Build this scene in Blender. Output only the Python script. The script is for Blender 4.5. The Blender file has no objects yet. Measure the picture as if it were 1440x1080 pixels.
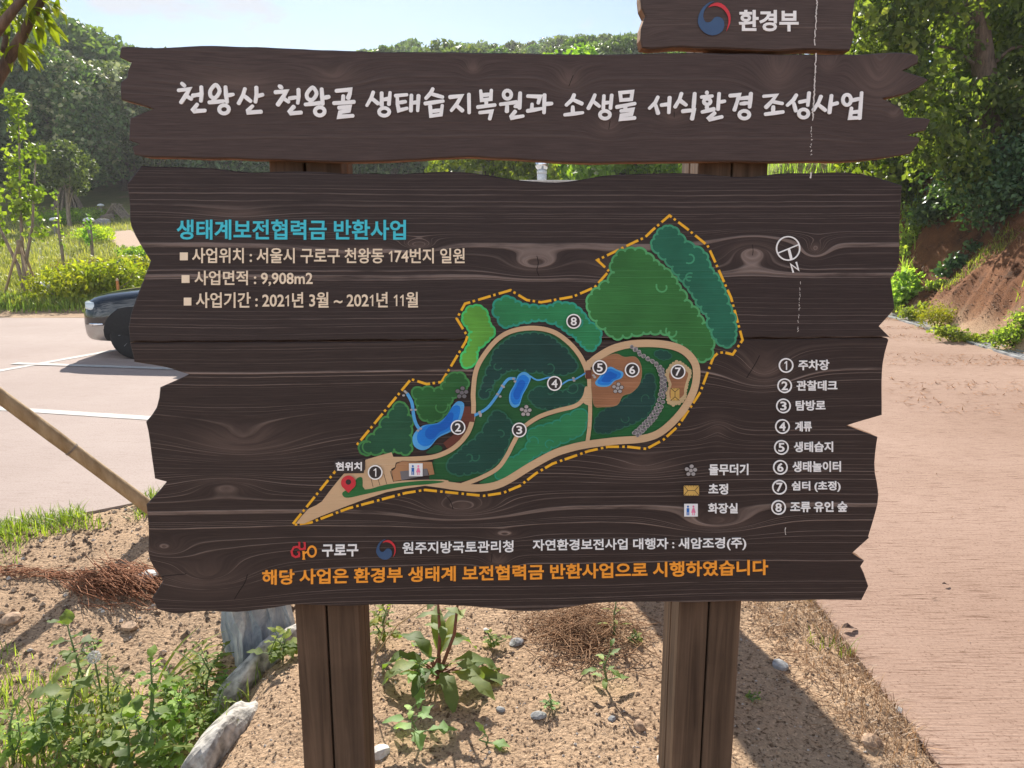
import bpy, bmesh, math, random
import numpy as np
from mathutils import Vector, Matrix
from mathutils.geometry import tessellate_polygon
R = math.radians
random.seed(7); RNG = np.random.default_rng(7)
scene = bpy.context.scene
COL = scene.collection

# ------------------------------------------------------------------ camera, sky, sun, exposure
F_PX, PITCH, EYE = 1080.0, R(10.9), 1.55
cam = bpy.data.cameras.new("camera"); cam.sensor_width = 36.0; cam.lens = 36.0*F_PX/1440.0
cam.clip_start = 0.05; cam.clip_end = 2000
cam_o = bpy.data.objects.new("camera", cam); COL.objects.link(cam_o)
cam_o.location = (0, 0, EYE); cam_o.rotation_euler = (R(90)-PITCH, 0, 0)
scene.camera = cam_o
SUN_EL, SUN_AZ = R(34), R(-11)          # azimuth from +Y, negative = to the left
sun = bpy.data.lights.new("sun", 'SUN'); sun.energy = 4.3; sun.angle = R(0.55); sun.color = (1.0, 0.93, 0.82)
sun_o = bpy.data.objects.new("sun", sun); COL.objects.link(sun_o)
sd = Vector((math.sin(SUN_AZ)*math.cos(SUN_EL), math.cos(SUN_AZ)*math.cos(SUN_EL), math.sin(SUN_EL)))
sun_o.rotation_euler = sd.to_track_quat('Z', 'Y').to_euler(); sun_o.location = sd*60
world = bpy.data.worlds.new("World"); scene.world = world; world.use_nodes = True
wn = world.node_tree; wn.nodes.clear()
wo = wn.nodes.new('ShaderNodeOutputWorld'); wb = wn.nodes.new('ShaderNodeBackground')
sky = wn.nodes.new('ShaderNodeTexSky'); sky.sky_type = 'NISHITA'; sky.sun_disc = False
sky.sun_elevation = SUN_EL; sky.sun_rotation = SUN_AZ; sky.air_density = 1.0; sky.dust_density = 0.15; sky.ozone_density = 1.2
def WM(op, a, b=None):
    n = wn.nodes.new('ShaderNodeMath'); n.operation = op
    for i, x in enumerate((a, b)):
        if x is None: continue
        if hasattr(x, 'links'): wn.links.new(x, n.inputs[i])
        else: n.inputs[i].default_value = x
    return n.outputs[0]
def WR(x, a, b):
    n = wn.nodes.new('ShaderNodeMapRange'); n.interpolation_type = 'SMOOTHSTEP'; n.inputs['From Min'].default_value = a; n.inputs['From Max'].default_value = b; wn.links.new(x, n.inputs['Value']); return n.outputs[0]
wtc = wn.nodes.new('ShaderNodeTexCoord'); wno = wn.nodes.new('ShaderNodeTexNoise'); wsp = wn.nodes.new('ShaderNodeSeparateXYZ')
wmap = wn.nodes.new('ShaderNodeMapping'); wmap.inputs['Scale'].default_value = (1, 1, 2.2); wmap.inputs['Location'].default_value = (0.31, 0.1, 0.0)
wno.inputs['Scale'].default_value = 9; wno.inputs['Detail'].default_value = 7; wno.inputs['Roughness'].default_value = 0.55
wn.links.new(wtc.outputs['Generated'], wmap.inputs['Vector']); wn.links.new(wmap.outputs[0], wno.inputs['Vector']); wn.links.new(wtc.outputs['Generated'], wsp.inputs[0])
back = WR(WM('MULTIPLY', wsp.outputs['Y'], -1.0), -0.1, 0.6)                      # unseen bright clouds added opposite the sun as fill for the shaded sign
cdx, cdy, cdz = (-0.372, 0.893, 0.253)                                             # one small cumulus low over the woods
r2_ = WM('ADD', WM('POWER', WM('MULTIPLY', WM('ABSOLUTE', WM('SUBTRACT', wsp.outputs['X'], cdx)), 11.0), 2.0), WM('POWER', WM('MULTIPLY', WM('ABSOLUTE', WM('SUBTRACT', wsp.outputs['Z'], cdz)), 26.0), 2.0))
one = WM('MULTIPLY', WM('EXPONENT', WM('MULTIPLY', r2_, -1.0)), WM('GREATER_THAN', wsp.outputs['Y'], 0.0))
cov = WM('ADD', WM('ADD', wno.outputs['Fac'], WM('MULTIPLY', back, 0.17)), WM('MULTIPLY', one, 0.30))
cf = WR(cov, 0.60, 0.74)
ccol = wn.nodes.new('ShaderNodeMixRGB'); ccol.inputs['Color1'].default_value = (5.4, 5.8, 6.6, 1); ccol.inputs['Color2'].default_value = (15.0, 16.0, 17.6, 1); wn.links.new(back, ccol.inputs['Fac'])  # second colour: brightened fill clouds behind the camera
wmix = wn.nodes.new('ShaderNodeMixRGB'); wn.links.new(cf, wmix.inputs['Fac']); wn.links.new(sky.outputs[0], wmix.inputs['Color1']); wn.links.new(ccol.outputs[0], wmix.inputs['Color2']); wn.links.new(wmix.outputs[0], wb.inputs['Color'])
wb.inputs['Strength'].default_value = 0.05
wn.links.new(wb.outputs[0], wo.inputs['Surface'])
scene.view_settings.view_transform = 'Standard'; scene.view_settings.look = 'None'
scene.view_settings.gamma = 1; scene.view_settings.use_curve_mapping = False
scene.view_settings.exposure = 1.25
scene.render.engine = 'CYCLES'
scene.cycles.max_bounces = 6; scene.cycles.transparent_max_bounces = 4
try: scene.cycles.use_denoising = True
except Exception: pass

# ------------------------------------------------------------------ helpers
def srgb(r, g, b):
    f = lambda c: (c/255/12.92 if c/255 <= 0.04045 else ((c/255+0.055)/1.055)**2.4)
    return (f(r), f(g), f(b), 1)
CP, SP = math.cos(PITCH), math.sin(PITCH)
def ray(px, py):
    u = (px-720)/F_PX; v = (540-py)/F_PX
    return Vector((u, CP+v*SP, -SP+v*CP))
def tag(o, label=None, cat=None, group=None, kind=None):
    if label: o['label'] = label
    if cat: o['category'] = cat
    if group: o['group'] = group
    if kind: o['kind'] = kind
    return o
def empty(name, loc=(0, 0, 0), rz=0):
    o = bpy.data.objects.new(name, None); COL.objects.link(o); o.empty_display_size = 0.1
    o.location = loc; o.rotation_euler = (0, 0, rz); return o
def thing(name, label, cat, loc=(0, 0, 0), rz=0, group=None):
    return tag(empty(name, loc, rz), label, cat, group)
class MB:
    def __init__(s): s.v = []; s.f = []; s.m = []; s.mi = 0; s.np = []
    def add(s, vs, fs):
        n = len(s.v); s.v.extend([tuple(p) for p in vs]); s.f.extend([tuple(i+n for i in f) for f in fs]); s.m.extend([s.mi]*len(fs))
    def box(s, a, b, bev=0.0):
        x0, y0, z0 = a; x1, y1, z1 = b
        bm = bmesh.new(); bmesh.ops.create_cube(bm, size=1)
        for v in bm.verts: v.co = Vector(((x0+x1)/2+v.co.x*(x1-x0), (y0+y1)/2+v.co.y*(y1-y0), (z0+z1)/2+v.co.z*(z1-z0)))
        if bev > 0: bmesh.ops.bevel(bm, geom=bm.edges[:], offset=bev, segments=2, profile=0.5, affect='EDGES')
        bm.verts.index_update(); s.add([v.co[:] for v in bm.verts], [[v.index for v in f.verts] for f in bm.faces]); bm.free()
    def tube(s, pts, rad, n=7, cap=True):
        pts = [Vector(p) for p in pts]
        if not hasattr(rad, '__len__'): rad = [rad]*len(pts)
        vs = []; fs = []; up = None
        for i, p in enumerate(pts):
            d = (pts[min(i+1, len(pts)-1)]-pts[max(i-1, 0)])
            d = d.normalized() if d.length > 1e-9 else Vector((0, 0, 1))
            if up is None: up = d.orthogonal().normalized()
            else:
                up = up-d*up.dot(d); up = up.normalized() if up.length > 1e-6 else d.orthogonal().normalized()
            w = d.cross(up)
            for k in range(n):
                a = 2*math.pi*k/n; vs.append(p+(up*math.cos(a)+w*math.sin(a))*rad[i])
        for i in range(len(pts)-1):
            for k in range(n):
                k2 = (k+1) % n; fs.append((i*n+k, i*n+k2, (i+1)*n+k2, (i+1)*n+k))
        if cap: fs.append(tuple(range(n-1, -1, -1))); fs.append(tuple((len(pts)-1)*n+k for k in range(n)))
        s.add(vs, fs)
    def lathe(s, prof, n=20, o=(0, 0, 0), axis='Z'):
        vs = []; fs = []
        for r, z in prof:
            for k in range(n):
                a = 2*math.pi*k/n; c, d = r*math.cos(a), r*math.sin(a)
                p = (c, d, z) if axis == 'Z' else ((c, z, d) if axis == 'Y' else (z, c, d))
                vs.append((p[0]+o[0], p[1]+o[1], p[2]+o[2]))
        for i in range(len(prof)-1):
            for k in range(n):
                k2 = (k+1) % n; fs.append((i*n+k, i*n+k2, (i+1)*n+k2, (i+1)*n+k))
        fs.append(tuple(range(n-1, -1, -1))); fs.append(tuple((len(prof)-1)*n+k for k in range(n)))
        s.add(vs, fs)
    def arr(s, V, Fq):            # numpy block of verts (n,3) and faces (m,k)
        s.np.append((V, Fq, s.mi))
    def build(s, name, mat, parent=None, smooth=False):
        me = bpy.data.meshes.new(name)
        v = s.v; f = s.f; m = s.m
        if s.np:
            v = list(v); f = list(f); m = list(m)
            for V, Fq, mi in s.np:
                n = len(v); v.extend(V.tolist()); f.extend((Fq+n).tolist()); m.extend([mi]*len(Fq))
        me.from_pydata(v, [], f)
        for mm in (mat if isinstance(mat, (list, tuple)) else [mat]): me.materials.append(mm)
        if any(m): me.polygons.foreach_set('material_index', m)
        if smooth: me.polygons.foreach_set('use_smooth', [True]*len(me.polygons))
        me.update()
        o = bpy.data.objects.new(name, me); COL.objects.link(o)
        if parent: o.parent = parent
        return o
def copy_thing(o, loc, rz=0, sc=1, label=None):
    c = o.copy(); COL.objects.link(c); c.location = loc; c.rotation_euler = (0, 0, rz)
    c.scale = (sc, sc, sc) if not hasattr(sc, '__len__') else sc
    if label: c['label'] = label
    for ch in o.children:
        d = ch.copy(); COL.objects.link(d); d.parent = c
        for g in ch.children:
            e = g.copy(); COL.objects.link(e); e.parent = d
    return c
def sm(a, b, x):
    t = np.clip((x-a)/(b-a), 0, 1); return t*t*(3-2*t)

# ------------------------------------------------------------------ materials
def newmat(name):
    m = bpy.data.materials.new(name); m.use_nodes = True; nt = m.node_tree
    return m, nt, nt.nodes['Principled BSDF'], nt.nodes['Material Output']
def N(nt, t, **kw):
    n = nt.nodes.new(t)
    for k, v in kw.items():
        if hasattr(n, k) and k not in n.inputs: setattr(n, k, v)
        else: n.inputs[k].default_value = v
    return n
def L(nt, a, b): nt.links.new(a, b)
def M2(nt, op, a, b=None, c=None):
    n = nt.nodes.new('ShaderNodeMath'); n.operation = op
    for i, x in enumerate((a, b, c)):
        if x is None: continue
        if hasattr(x, 'is_linked') or hasattr(x, 'links'): nt.links.new(x, n.inputs[i])
        else: n.inputs[i].default_value = x
    return n.outputs[0]
def ramp(nt, fac, stops):
    n = nt.nodes.new('ShaderNodeValToRGB'); e = n.color_ramp.elements
    while len(e) < len(stops): e.new(0.5)
    for i, (p, c) in enumerate(stops):
        e[i].position = p; e[i].color = c if len(c) == 4 else (*c, 1)
    nt.links.new(fac, n.inputs[0]); return n.outputs[0]
def mixc(nt, fac, a, b, mode='MIX'):
    n = nt.nodes.new('ShaderNodeMixRGB'); n.blend_type = mode
    for i, x in zip(('Fac', 'Color1', 'Color2'), (fac, a, b)):
        if hasattr(x, 'links'): nt.links.new(x, n.inputs[i])
        else: n.inputs[i].default_value = x
    return n.outputs[0]
def plain(name, col, rough=0.6, metal=0.0, var=0.12, scale=30, bump=0.0, spec=0.4):
    m, nt, b, out = newmat(name)
    tc = N(nt, 'ShaderNodeTexCoord'); no = N(nt, 'ShaderNodeTexNoise', Scale=scale, Detail=5.0)
    L(nt, tc.outputs['Object'], no.inputs['Vector'])
    lo = tuple(c*(1-var*2) for c in col[:3])+(1,); hi = tuple(min(1, c*(1+var*1.2)) for c in col[:3])+(1,)
    L(nt, ramp(nt, no.outputs['Fac'], [(0.3, lo), (0.7, hi)]), b.inputs['Base Color'])
    b.inputs['Roughness'].default_value = rough; b.inputs['Metallic'].default_value = metal
    b.inputs['Specular IOR Level'].default_value = spec
    if bump:
        bp = N(nt, 'ShaderNodeBump', Strength=bump, Distance=0.01); L(nt, no.outputs['Fac'], bp.inputs['Height']); L(nt, bp.outputs[0], b.inputs['Normal'])
    return m
def leafmat(name, c1, c2, trans=0.45, nscale=0.6, rough=0.5, tc_mul=(1.35, 1.45, 0.4)):
    m, nt, b, out = newmat(name)
    tc = N(nt, 'ShaderNodeTexCoord'); no = N(nt, 'ShaderNodeTexNoise', Scale=nscale, Detail=4.0, Roughness=0.65)
    oi = N(nt, 'ShaderNodeObjectInfo')
    ad = N(nt, 'ShaderNodeVectorMath', operation='ADD'); L(nt, tc.outputs['Object'], ad.inputs[0])
    ml = N(nt, 'ShaderNodeVectorMath', operation='SCALE'); ml.inputs[0].default_value = (31, 17, 23); L(nt, oi.outputs['Random'], ml.inputs['Scale'])
    L(nt, ml.outputs[0], ad.inputs[1]); L(nt, ad.outputs[0], no.inputs['Vector'])
    geo = N(nt, 'ShaderNodeNewGeometry')
    f = M2(nt, 'ADD', M2(nt, 'MULTIPLY', no.outputs['Fac'], 0.55), M2(nt, 'MULTIPLY', geo.outputs['Random Per Island'], 0.45))
    col = ramp(nt, f, [(0.26, tuple(x*.8 for x in c1[:3])), (0.66, c2), (0.80, tuple(min(1, x*k) for x, k in zip(c2[:3], (1.55, 1.35, 1.0))))])  # last stop puts a yellow sunlit tone into a few leaves
    hs = N(nt, 'ShaderNodeHueSaturation'); L(nt, col, hs.inputs['Color'])
    L(nt, M2(nt, 'ADD', M2(nt, 'MULTIPLY', oi.outputs['Random'], 0.05), 0.475), hs.inputs['Hue'])
    L(nt, M2(nt, 'ADD', M2(nt, 'MULTIPLY', oi.outputs['Random'], 0.5), 0.75), hs.inputs['Value'])
    L(nt, hs.outputs[0], b.inputs['Base Color']); b.inputs['Roughness'].default_value = rough
    b.inputs['Specular IOR Level'].default_value = 0.35
    tr = N(nt, 'ShaderNodeBsdfTranslucent')
    tcn = mixc(nt, 1.0, hs.outputs[0], (*tc_mul, 1), 'MULTIPLY'); L(nt, tcn, tr.inputs['Color'])
    mx = N(nt, 'ShaderNodeMixShader'); mx.inputs[0].default_value = trans
    L(nt, b.outputs[0], mx.inputs[1]); L(nt, tr.outputs[0], mx.inputs[2]); L(nt, mx.outputs[0], out.inputs['Surface'])
    return m
def barkmat(name, c1, c2, sc=6):
    m, nt, b, out = newmat(name)
    tc = N(nt, 'ShaderNodeTexCoord'); mp = N(nt, 'ShaderNodeMapping', Scale=(sc*3, sc*3, sc*0.7)); no = N(nt, 'ShaderNodeTexNoise', Scale=1.0, Detail=7.0, Roughness=0.7)
    L(nt, tc.outputs['Object'], mp.inputs[0]); L(nt, mp.outputs[0], no.inputs['Vector'])
    L(nt, ramp(nt, no.outputs['Fac'], [(0.35, c1), (0.68, c2)]), b.inputs['Base Color']); b.inputs['Roughness'].default_value = 0.9
    bp = N(nt, 'ShaderNodeBump', Strength=0.8, Distance=0.02); L(nt, no.outputs['Fac'], bp.inputs['Height']); L(nt, bp.outputs[0], b.inputs['Normal'])
    return m

# grain field shared by every board: F = height, bent by slow noise and by knots; thin pale lines where a noise of F crosses one half
def wood_field(nt, knots, seed, freq, wav=0.035):
    tc = N(nt, 'ShaderNodeTexCoord'); sp = N(nt, 'ShaderNodeSeparateXYZ'); L(nt, tc.outputs['Object'], sp.inputs[0])
    X, Z = sp.outputs['X'], sp.outputs['Z']
    cv = N(nt, 'ShaderNodeCombineXYZ'); L(nt, M2(nt, 'MULTIPLY', X, 0.75), cv.inputs[0]); L(nt, M2(nt, 'MULTIPLY', Z, 2.6), cv.inputs[1]); cv.inputs[2].default_value = seed*3.7
    n1 = N(nt, 'ShaderNodeTexNoise', Scale=1.6, Detail=1.5, Roughness=0.4); L(nt, cv.outputs[0], n1.inputs['Vector'])
    F = M2(nt, 'ADD', Z, M2(nt, 'MULTIPLY', M2(nt, 'SUBTRACT', n1.outputs['Fac'], 0.5), wav))
    cv3 = N(nt, 'ShaderNodeCombineXYZ'); L(nt, M2(nt, 'MULTIPLY', X, 9.0), cv3.inputs[0]); L(nt, M2(nt, 'MULTIPLY', Z, 14.0), cv3.inputs[1]); cv3.inputs[2].default_value = seed*5.1
    n3 = N(nt, 'ShaderNodeTexNoise', Scale=1.0, Detail=3.0, Roughness=0.5); L(nt, cv3.outputs[0], n3.inputs['Vector'])
    F = M2(nt, 'ADD', F, M2(nt, 'MULTIPLY', M2(nt, 'SUBTRACT', n3.outputs['Fac'], 0.5), 0.0035))
    kn = None
    for (kx, kz, sx, sz, A) in knots:
        dx = M2(nt, 'MULTIPLY', M2(nt, 'SUBTRACT', X, kx), 1/sx); dz = M2(nt, 'MULTIPLY', M2(nt, 'SUBTRACT', Z, kz), 1/sz)
        r2 = M2(nt, 'ADD', M2(nt, 'MULTIPLY', dx, dx), M2(nt, 'MULTIPLY', dz, dz))
        g = M2(nt, 'EXPONENT', M2(nt, 'MULTIPLY', M2(nt, 'POWER', r2, 0.8), -1.0))
        F = M2(nt, 'ADD', F, M2(nt, 'MULTIPLY', g, A))
        g2 = M2(nt, 'EXPONENT', M2(nt, 'MULTIPLY', r2, -1.9))
        kn = g2 if kn is None else M2(nt, 'MAXIMUM', kn, g2)
    n2 = N(nt, 'ShaderNodeTexNoise', noise_dimensions='1D', Scale=1.0, Detail=2.0, Roughness=0.6)
    L(nt, M2(nt, 'ADD', M2(nt, 'MULTIPLY', F, freq*0.22), seed*7.3), n2.inputs['W'])
    G = M2(nt, 'ADD', M2(nt, 'MULTIPLY', F, freq), M2(nt, 'MULTIPLY', n2.outputs['Fac'], 7.0))
    fr = M2(nt, 'FRACT', G)
    wnz = N(nt, 'ShaderNodeTexWhiteNoise', noise_dimensions='1D'); L(nt, M2(nt, 'FLOOR', G), wnz.inputs['W'])
    amp = M2(nt, 'POWER', wnz.outputs['Value'], 1.15)
    ln = M2(nt, 'MAXIMUM', M2(nt, 'SUBTRACT', 1.0, M2(nt, 'MULTIPLY', M2(nt, 'ABSOLUTE', M2(nt, 'SUBTRACT', fr, 0.09)), 8.0)), 0.0)
    tail = M2(nt, 'MULTIPLY', M2(nt, 'EXPONENT', M2(nt, 'MULTIPLY', fr, -4.5)), M2(nt, 'MULTIPLY', M2(nt, 'GREATER_THAN', fr, 0.09), 0.16))
    ln = M2(nt, 'MULTIPLY', M2(nt, 'ADD', ln, tail), amp)
    # along-grain breakup and fine fibres
    cv5 = N(nt, 'ShaderNodeCombineXYZ'); L(nt, M2(nt, 'MULTIPLY', X, 5.0), cv5.inputs[0]); L(nt, M2(nt, 'MULTIPLY', F, 60.0), cv5.inputs[1])
    n5 = N(nt, 'ShaderNodeTexNoise', Scale=1.0, Detail=4.0, Roughness=0.6); L(nt, cv5.outputs[0], n5.inputs['Vector'])
    ln = M2(nt, 'MULTIPLY', ln, ramp_f(nt, n5.outputs['Fac'], 0.25, 0.6))
    cv6 = N(nt, 'ShaderNodeCombineXYZ'); L(nt, M2(nt, 'MULTIPLY', X, 14.0), cv6.inputs[0]); L(nt, M2(nt, 'MULTIPLY', F, 420.0), cv6.inputs[1])
    fib = N(nt, 'ShaderNodeTexNoise', Scale=1.0, Detail=3.0, Roughness=0.6); L(nt, cv6.outputs[0], fib.inputs['Vector'])
    return ln, kn, fib.outputs['Fac'], n5.outputs['Fac']
def ramp_f(nt, fac, a, b):
    n = nt.nodes.new('ShaderNodeMapRange'); n.interpolation_type = 'SMOOTHSTEP'
    n.inputs['From Min'].default_value = a; n.inputs['From Max'].default_value = b
    nt.links.new(fac, n.inputs['Value']); return n.outputs[0]
def woodmat(name, knots, seed, freq=62, base=(0.030, 0.021, 0.020), line=(0.20, 0.155, 0.14), knotc=(0.075, 0.052, 0.045), lstr=1.0, wav=0.035, rough=0.62, dark=0.0):
    m, nt, b, out = newmat(name)
    ln, kn, fib, brk = wood_field(nt, knots, seed, freq, wav)
    c = mixc(nt, ramp_f(nt, fib, 0.25, 0.8), tuple(x*0.72 for x in base)+(1,), tuple(x*1.35 for x in base)+(1,))
    if kn is not None: c = mixc(nt, M2(nt, 'MULTIPLY', M2(nt, 'MULTIPLY', kn, 0.55), ramp_f(nt, brk, 0.2, 0.7)), c, (*knotc, 1))
    if dark > 0:
        ln2 = M2(nt, 'MULTIPLY', ln, dark); c = mixc(nt, ln2, c, tuple(x*0.3 for x in base)+(1,))
    c = mixc(nt, M2(nt, 'MULTIPLY', ln, lstr), c, (*line, 1))
    L(nt, c, b.inputs['Base Color'])
    b.inputs['Roughness'].default_value = rough; b.inputs['Specular IOR Level'].default_value = 0.3
    bp = N(nt, 'ShaderNodeBump', Strength=0.5, Distance=0.004)
    h = M2(nt, 'ADD', M2(nt, 'MULTIPLY', ln, 0.8), M2(nt, 'MULTIPLY', fib, 0.35)); L(nt, h, bp.inputs['Height']); L(nt, bp.outputs[0], b.inputs['Normal'])
    return m
def paintmat(name, col, knots, seed, wood=0.30, freq=62, var=0.10):
    m, nt, b, out = newmat(name)
    ln, kn, fib, brk = wood_field(nt, knots, seed, freq)
    tc = N(nt, 'ShaderNodeTexCoord'); no = N(nt, 'ShaderNodeTexNoise', Scale=9.0, Detail=3.0); L(nt, tc.outputs['Object'], no.inputs['Vector'])
    c = ramp(nt, no.outputs['Fac'], [(0.3, tuple(x*(1-2*var) for x in col[:3])), (0.7, tuple(min(1, x*(1+1.8*var)) for x in col[:3]))])
    c = mixc(nt, M2(nt, 'MULTIPLY', ramp_f(nt, fib, 0.45, 0.75), wood), c, tuple(x*0.45 for x in col[:3])+(1,))
    c = mixc(nt, M2(nt, 'MULTIPLY', ln, wood*1.3), c, tuple(min(1, x*1.7+0.03) for x in col[:3])+(1,))
    L(nt, c, b.inputs['Base Color']); b.inputs['Roughness'].default_value = 0.55; b.inputs['Specular IOR Level'].default_value = 0.3
    bp = N(nt, 'ShaderNodeBump', Strength=0.35, Distance=0.003); L(nt, M2(nt, 'ADD', ln, fib), bp.inputs['Height']); L(nt, bp.outputs[0], b.inputs['Normal'])
    return m
# ------------------------------------------------------------------ terrain
GY = [-30, 0, 9.7, 14.7, 20, 26, 34, 60]; GX = [0.5, 4.95, 6.5, 7.3, 7.4, 5.6, 1.5, -10]
def gx(y): return np.interp(y, GY, GX)
LOT = [(-14, -5), (-4, 3.05), (-2.78, 3.95), (-2.4, 4.2), (-2.19, 4.37), (-1.5, 4.9), (0.3, 5.6), (1.355, 5.9), (1.5, 12.4), (-1.0, 13.4), (-4, 14.7), (-12, 14.9), (-34, 15.2), (-34, -5)]
PATH_L = [(1.15, -8), (1.27, 2.0), (1.31, 3.06), (1.36, 5.9), (1.505, 12.4), (1.9, 15), (2.2, 20)]
def pip(x, y, poly):
    inside = np.zeros(x.shape, bool); n = len(poly)
    for i in range(n):
        x0, y0 = poly[i]; x1, y1 = poly[(i+1) % n]
        if y0 == y1: continue
        c = ((y0 > y) != (y1 > y)) & (x < (x1-x0)*(y-y0)/(y1-y0)+x0); inside ^= c
    return inside
PATH_POLY = PATH_L+[(gx(y)-0.02, y) for y in (20, 17, 14.7, 12, 9.7, 5, 0, -8)]
_wv = RNG.normal(size=(60, 2)); _wp = RNG.uniform(0, 6.28, 60)
def wob(x, y, f, k0, n=10):
    s = np.zeros_like(x)
    for i in range(k0, k0+n): s = s+np.sin(f*(x*_wv[i, 0]+y*_wv[i, 1])+_wp[i])
    return s/n**0.5
def hz(x, y, fine=True):
    x = np.asarray(x, float); y = np.asarray(y, float)
    z = 0.095*np.clip(y-15.6, 0, 30)+0.225*np.clip(y-46, 0, 92)+wob(x, y, 0.07, 20)*np.clip(y-40, 0, 60)*0.035
    z = z-np.clip(np.abs(x+10)-70, 0, 200)*0.06*sm(40, 60, y)
    s = x-gx(y)-0.32+0.25*wob(x, y, 0.9, 5)*sm(0.2, 1, x-gx(y))
    bank = np.where(s > 0, 1.45*np.minimum(s, 1.9)+0.36*np.clip(s-1.9, 0, 26), 0)
    bank = bank+np.where(s > 0.15, 0.09*wob(x, y, 3.0, 30)+0.05*wob(x, y, 8, 42)+0.03*wob(x, y, 19, 17), 0)
    z = z+bank*(1-0.6*sm(26, 40, y))
    near = (s < 0.1)
    dip = -0.15*sm(-0.80, -1.08, x)*(1-sm(2.5, 3.7, y))
    z = z+np.where(near, dip, 0)
    hump = 0.05*np.exp(-((x-0.15)**2/0.8+(y-3.3)**2/1.2))
    z = z+hump
    if fine:
        on = (~pip(x, y, LOT)) & (~pip(x, y, PATH_POLY)) & (y < 16) & near
        z = z+np.where(on, 0.010*wob(x, y, 7, 0)+0.006*wob(x, y, 23, 12)+0.003*wob(x, y, 60, 33), 0)
        z = z-np.where((pip(x, y, LOT) | pip(x, y, PATH_POLY)), 0.06, 0)
    return z
def hit(px, py, tmax=200):
    d = ray(px, py); t = 0.8
    while t < tmax:
        p = Vector((0, 0, EYE))+d*t
        if p.z < float(hz(p.x, p.y, False)):
            for _ in range(12):
                t -= 0.004*t/2
                p = Vector((0, 0, EYE))+d*t
                if p.z > float(hz(p.x, p.y, False)): break
            return Vector((p.x, p.y, float(hz(p.x, p.y, True)) if p.y < 16 else p.z))
        t *= 1.008
    return None
def at(px, py, Y):
    d = ray(px, py); t = Y/d.y; return Vector((0, 0, EYE))+d*t
def axis(segs):
    a = []
    for s0, s1, st in segs: a.extend(np.arange(s0, s1, st).tolist())
    a.append(segs[-1][1]); return np.array(a)
def grid_mesh(name, xs, ys, zf, mat):
    X, Y = np.meshgrid(xs, ys); Z = zf(X, Y)
    V = np.stack([X.ravel(), Y.ravel(), Z.ravel()], 1); nx, ny = len(xs), len(ys)
    i = np.arange(nx-1); j = np.arange(ny-1); I, J = np.meshgrid(i, j); a = (J*nx+I).ravel()
    Fq = np.stack([a, a+1, a+nx+1, a+nx], 1)
    me = bpy.data.meshes.new(name); me.vertices.add(len(V)); me.vertices.foreach_set('co', V.ravel())
    me.loops.add(len(Fq)*4); me.loops.foreach_set('vertex_index', Fq.ravel().astype(np.int32))
    me.polygons.add(len(Fq)); me.polygons.foreach_set('loop_start', np.arange(0, len(Fq)*4, 4, dtype=np.int32))
    me.polygons.foreach_set('use_smooth', np.ones(len(Fq), bool)); me.update(calc_edges=True); me.validate()
    me.materials.append(mat); o = bpy.data.objects.new(name, me); COL.objects.link(o); return o

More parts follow.
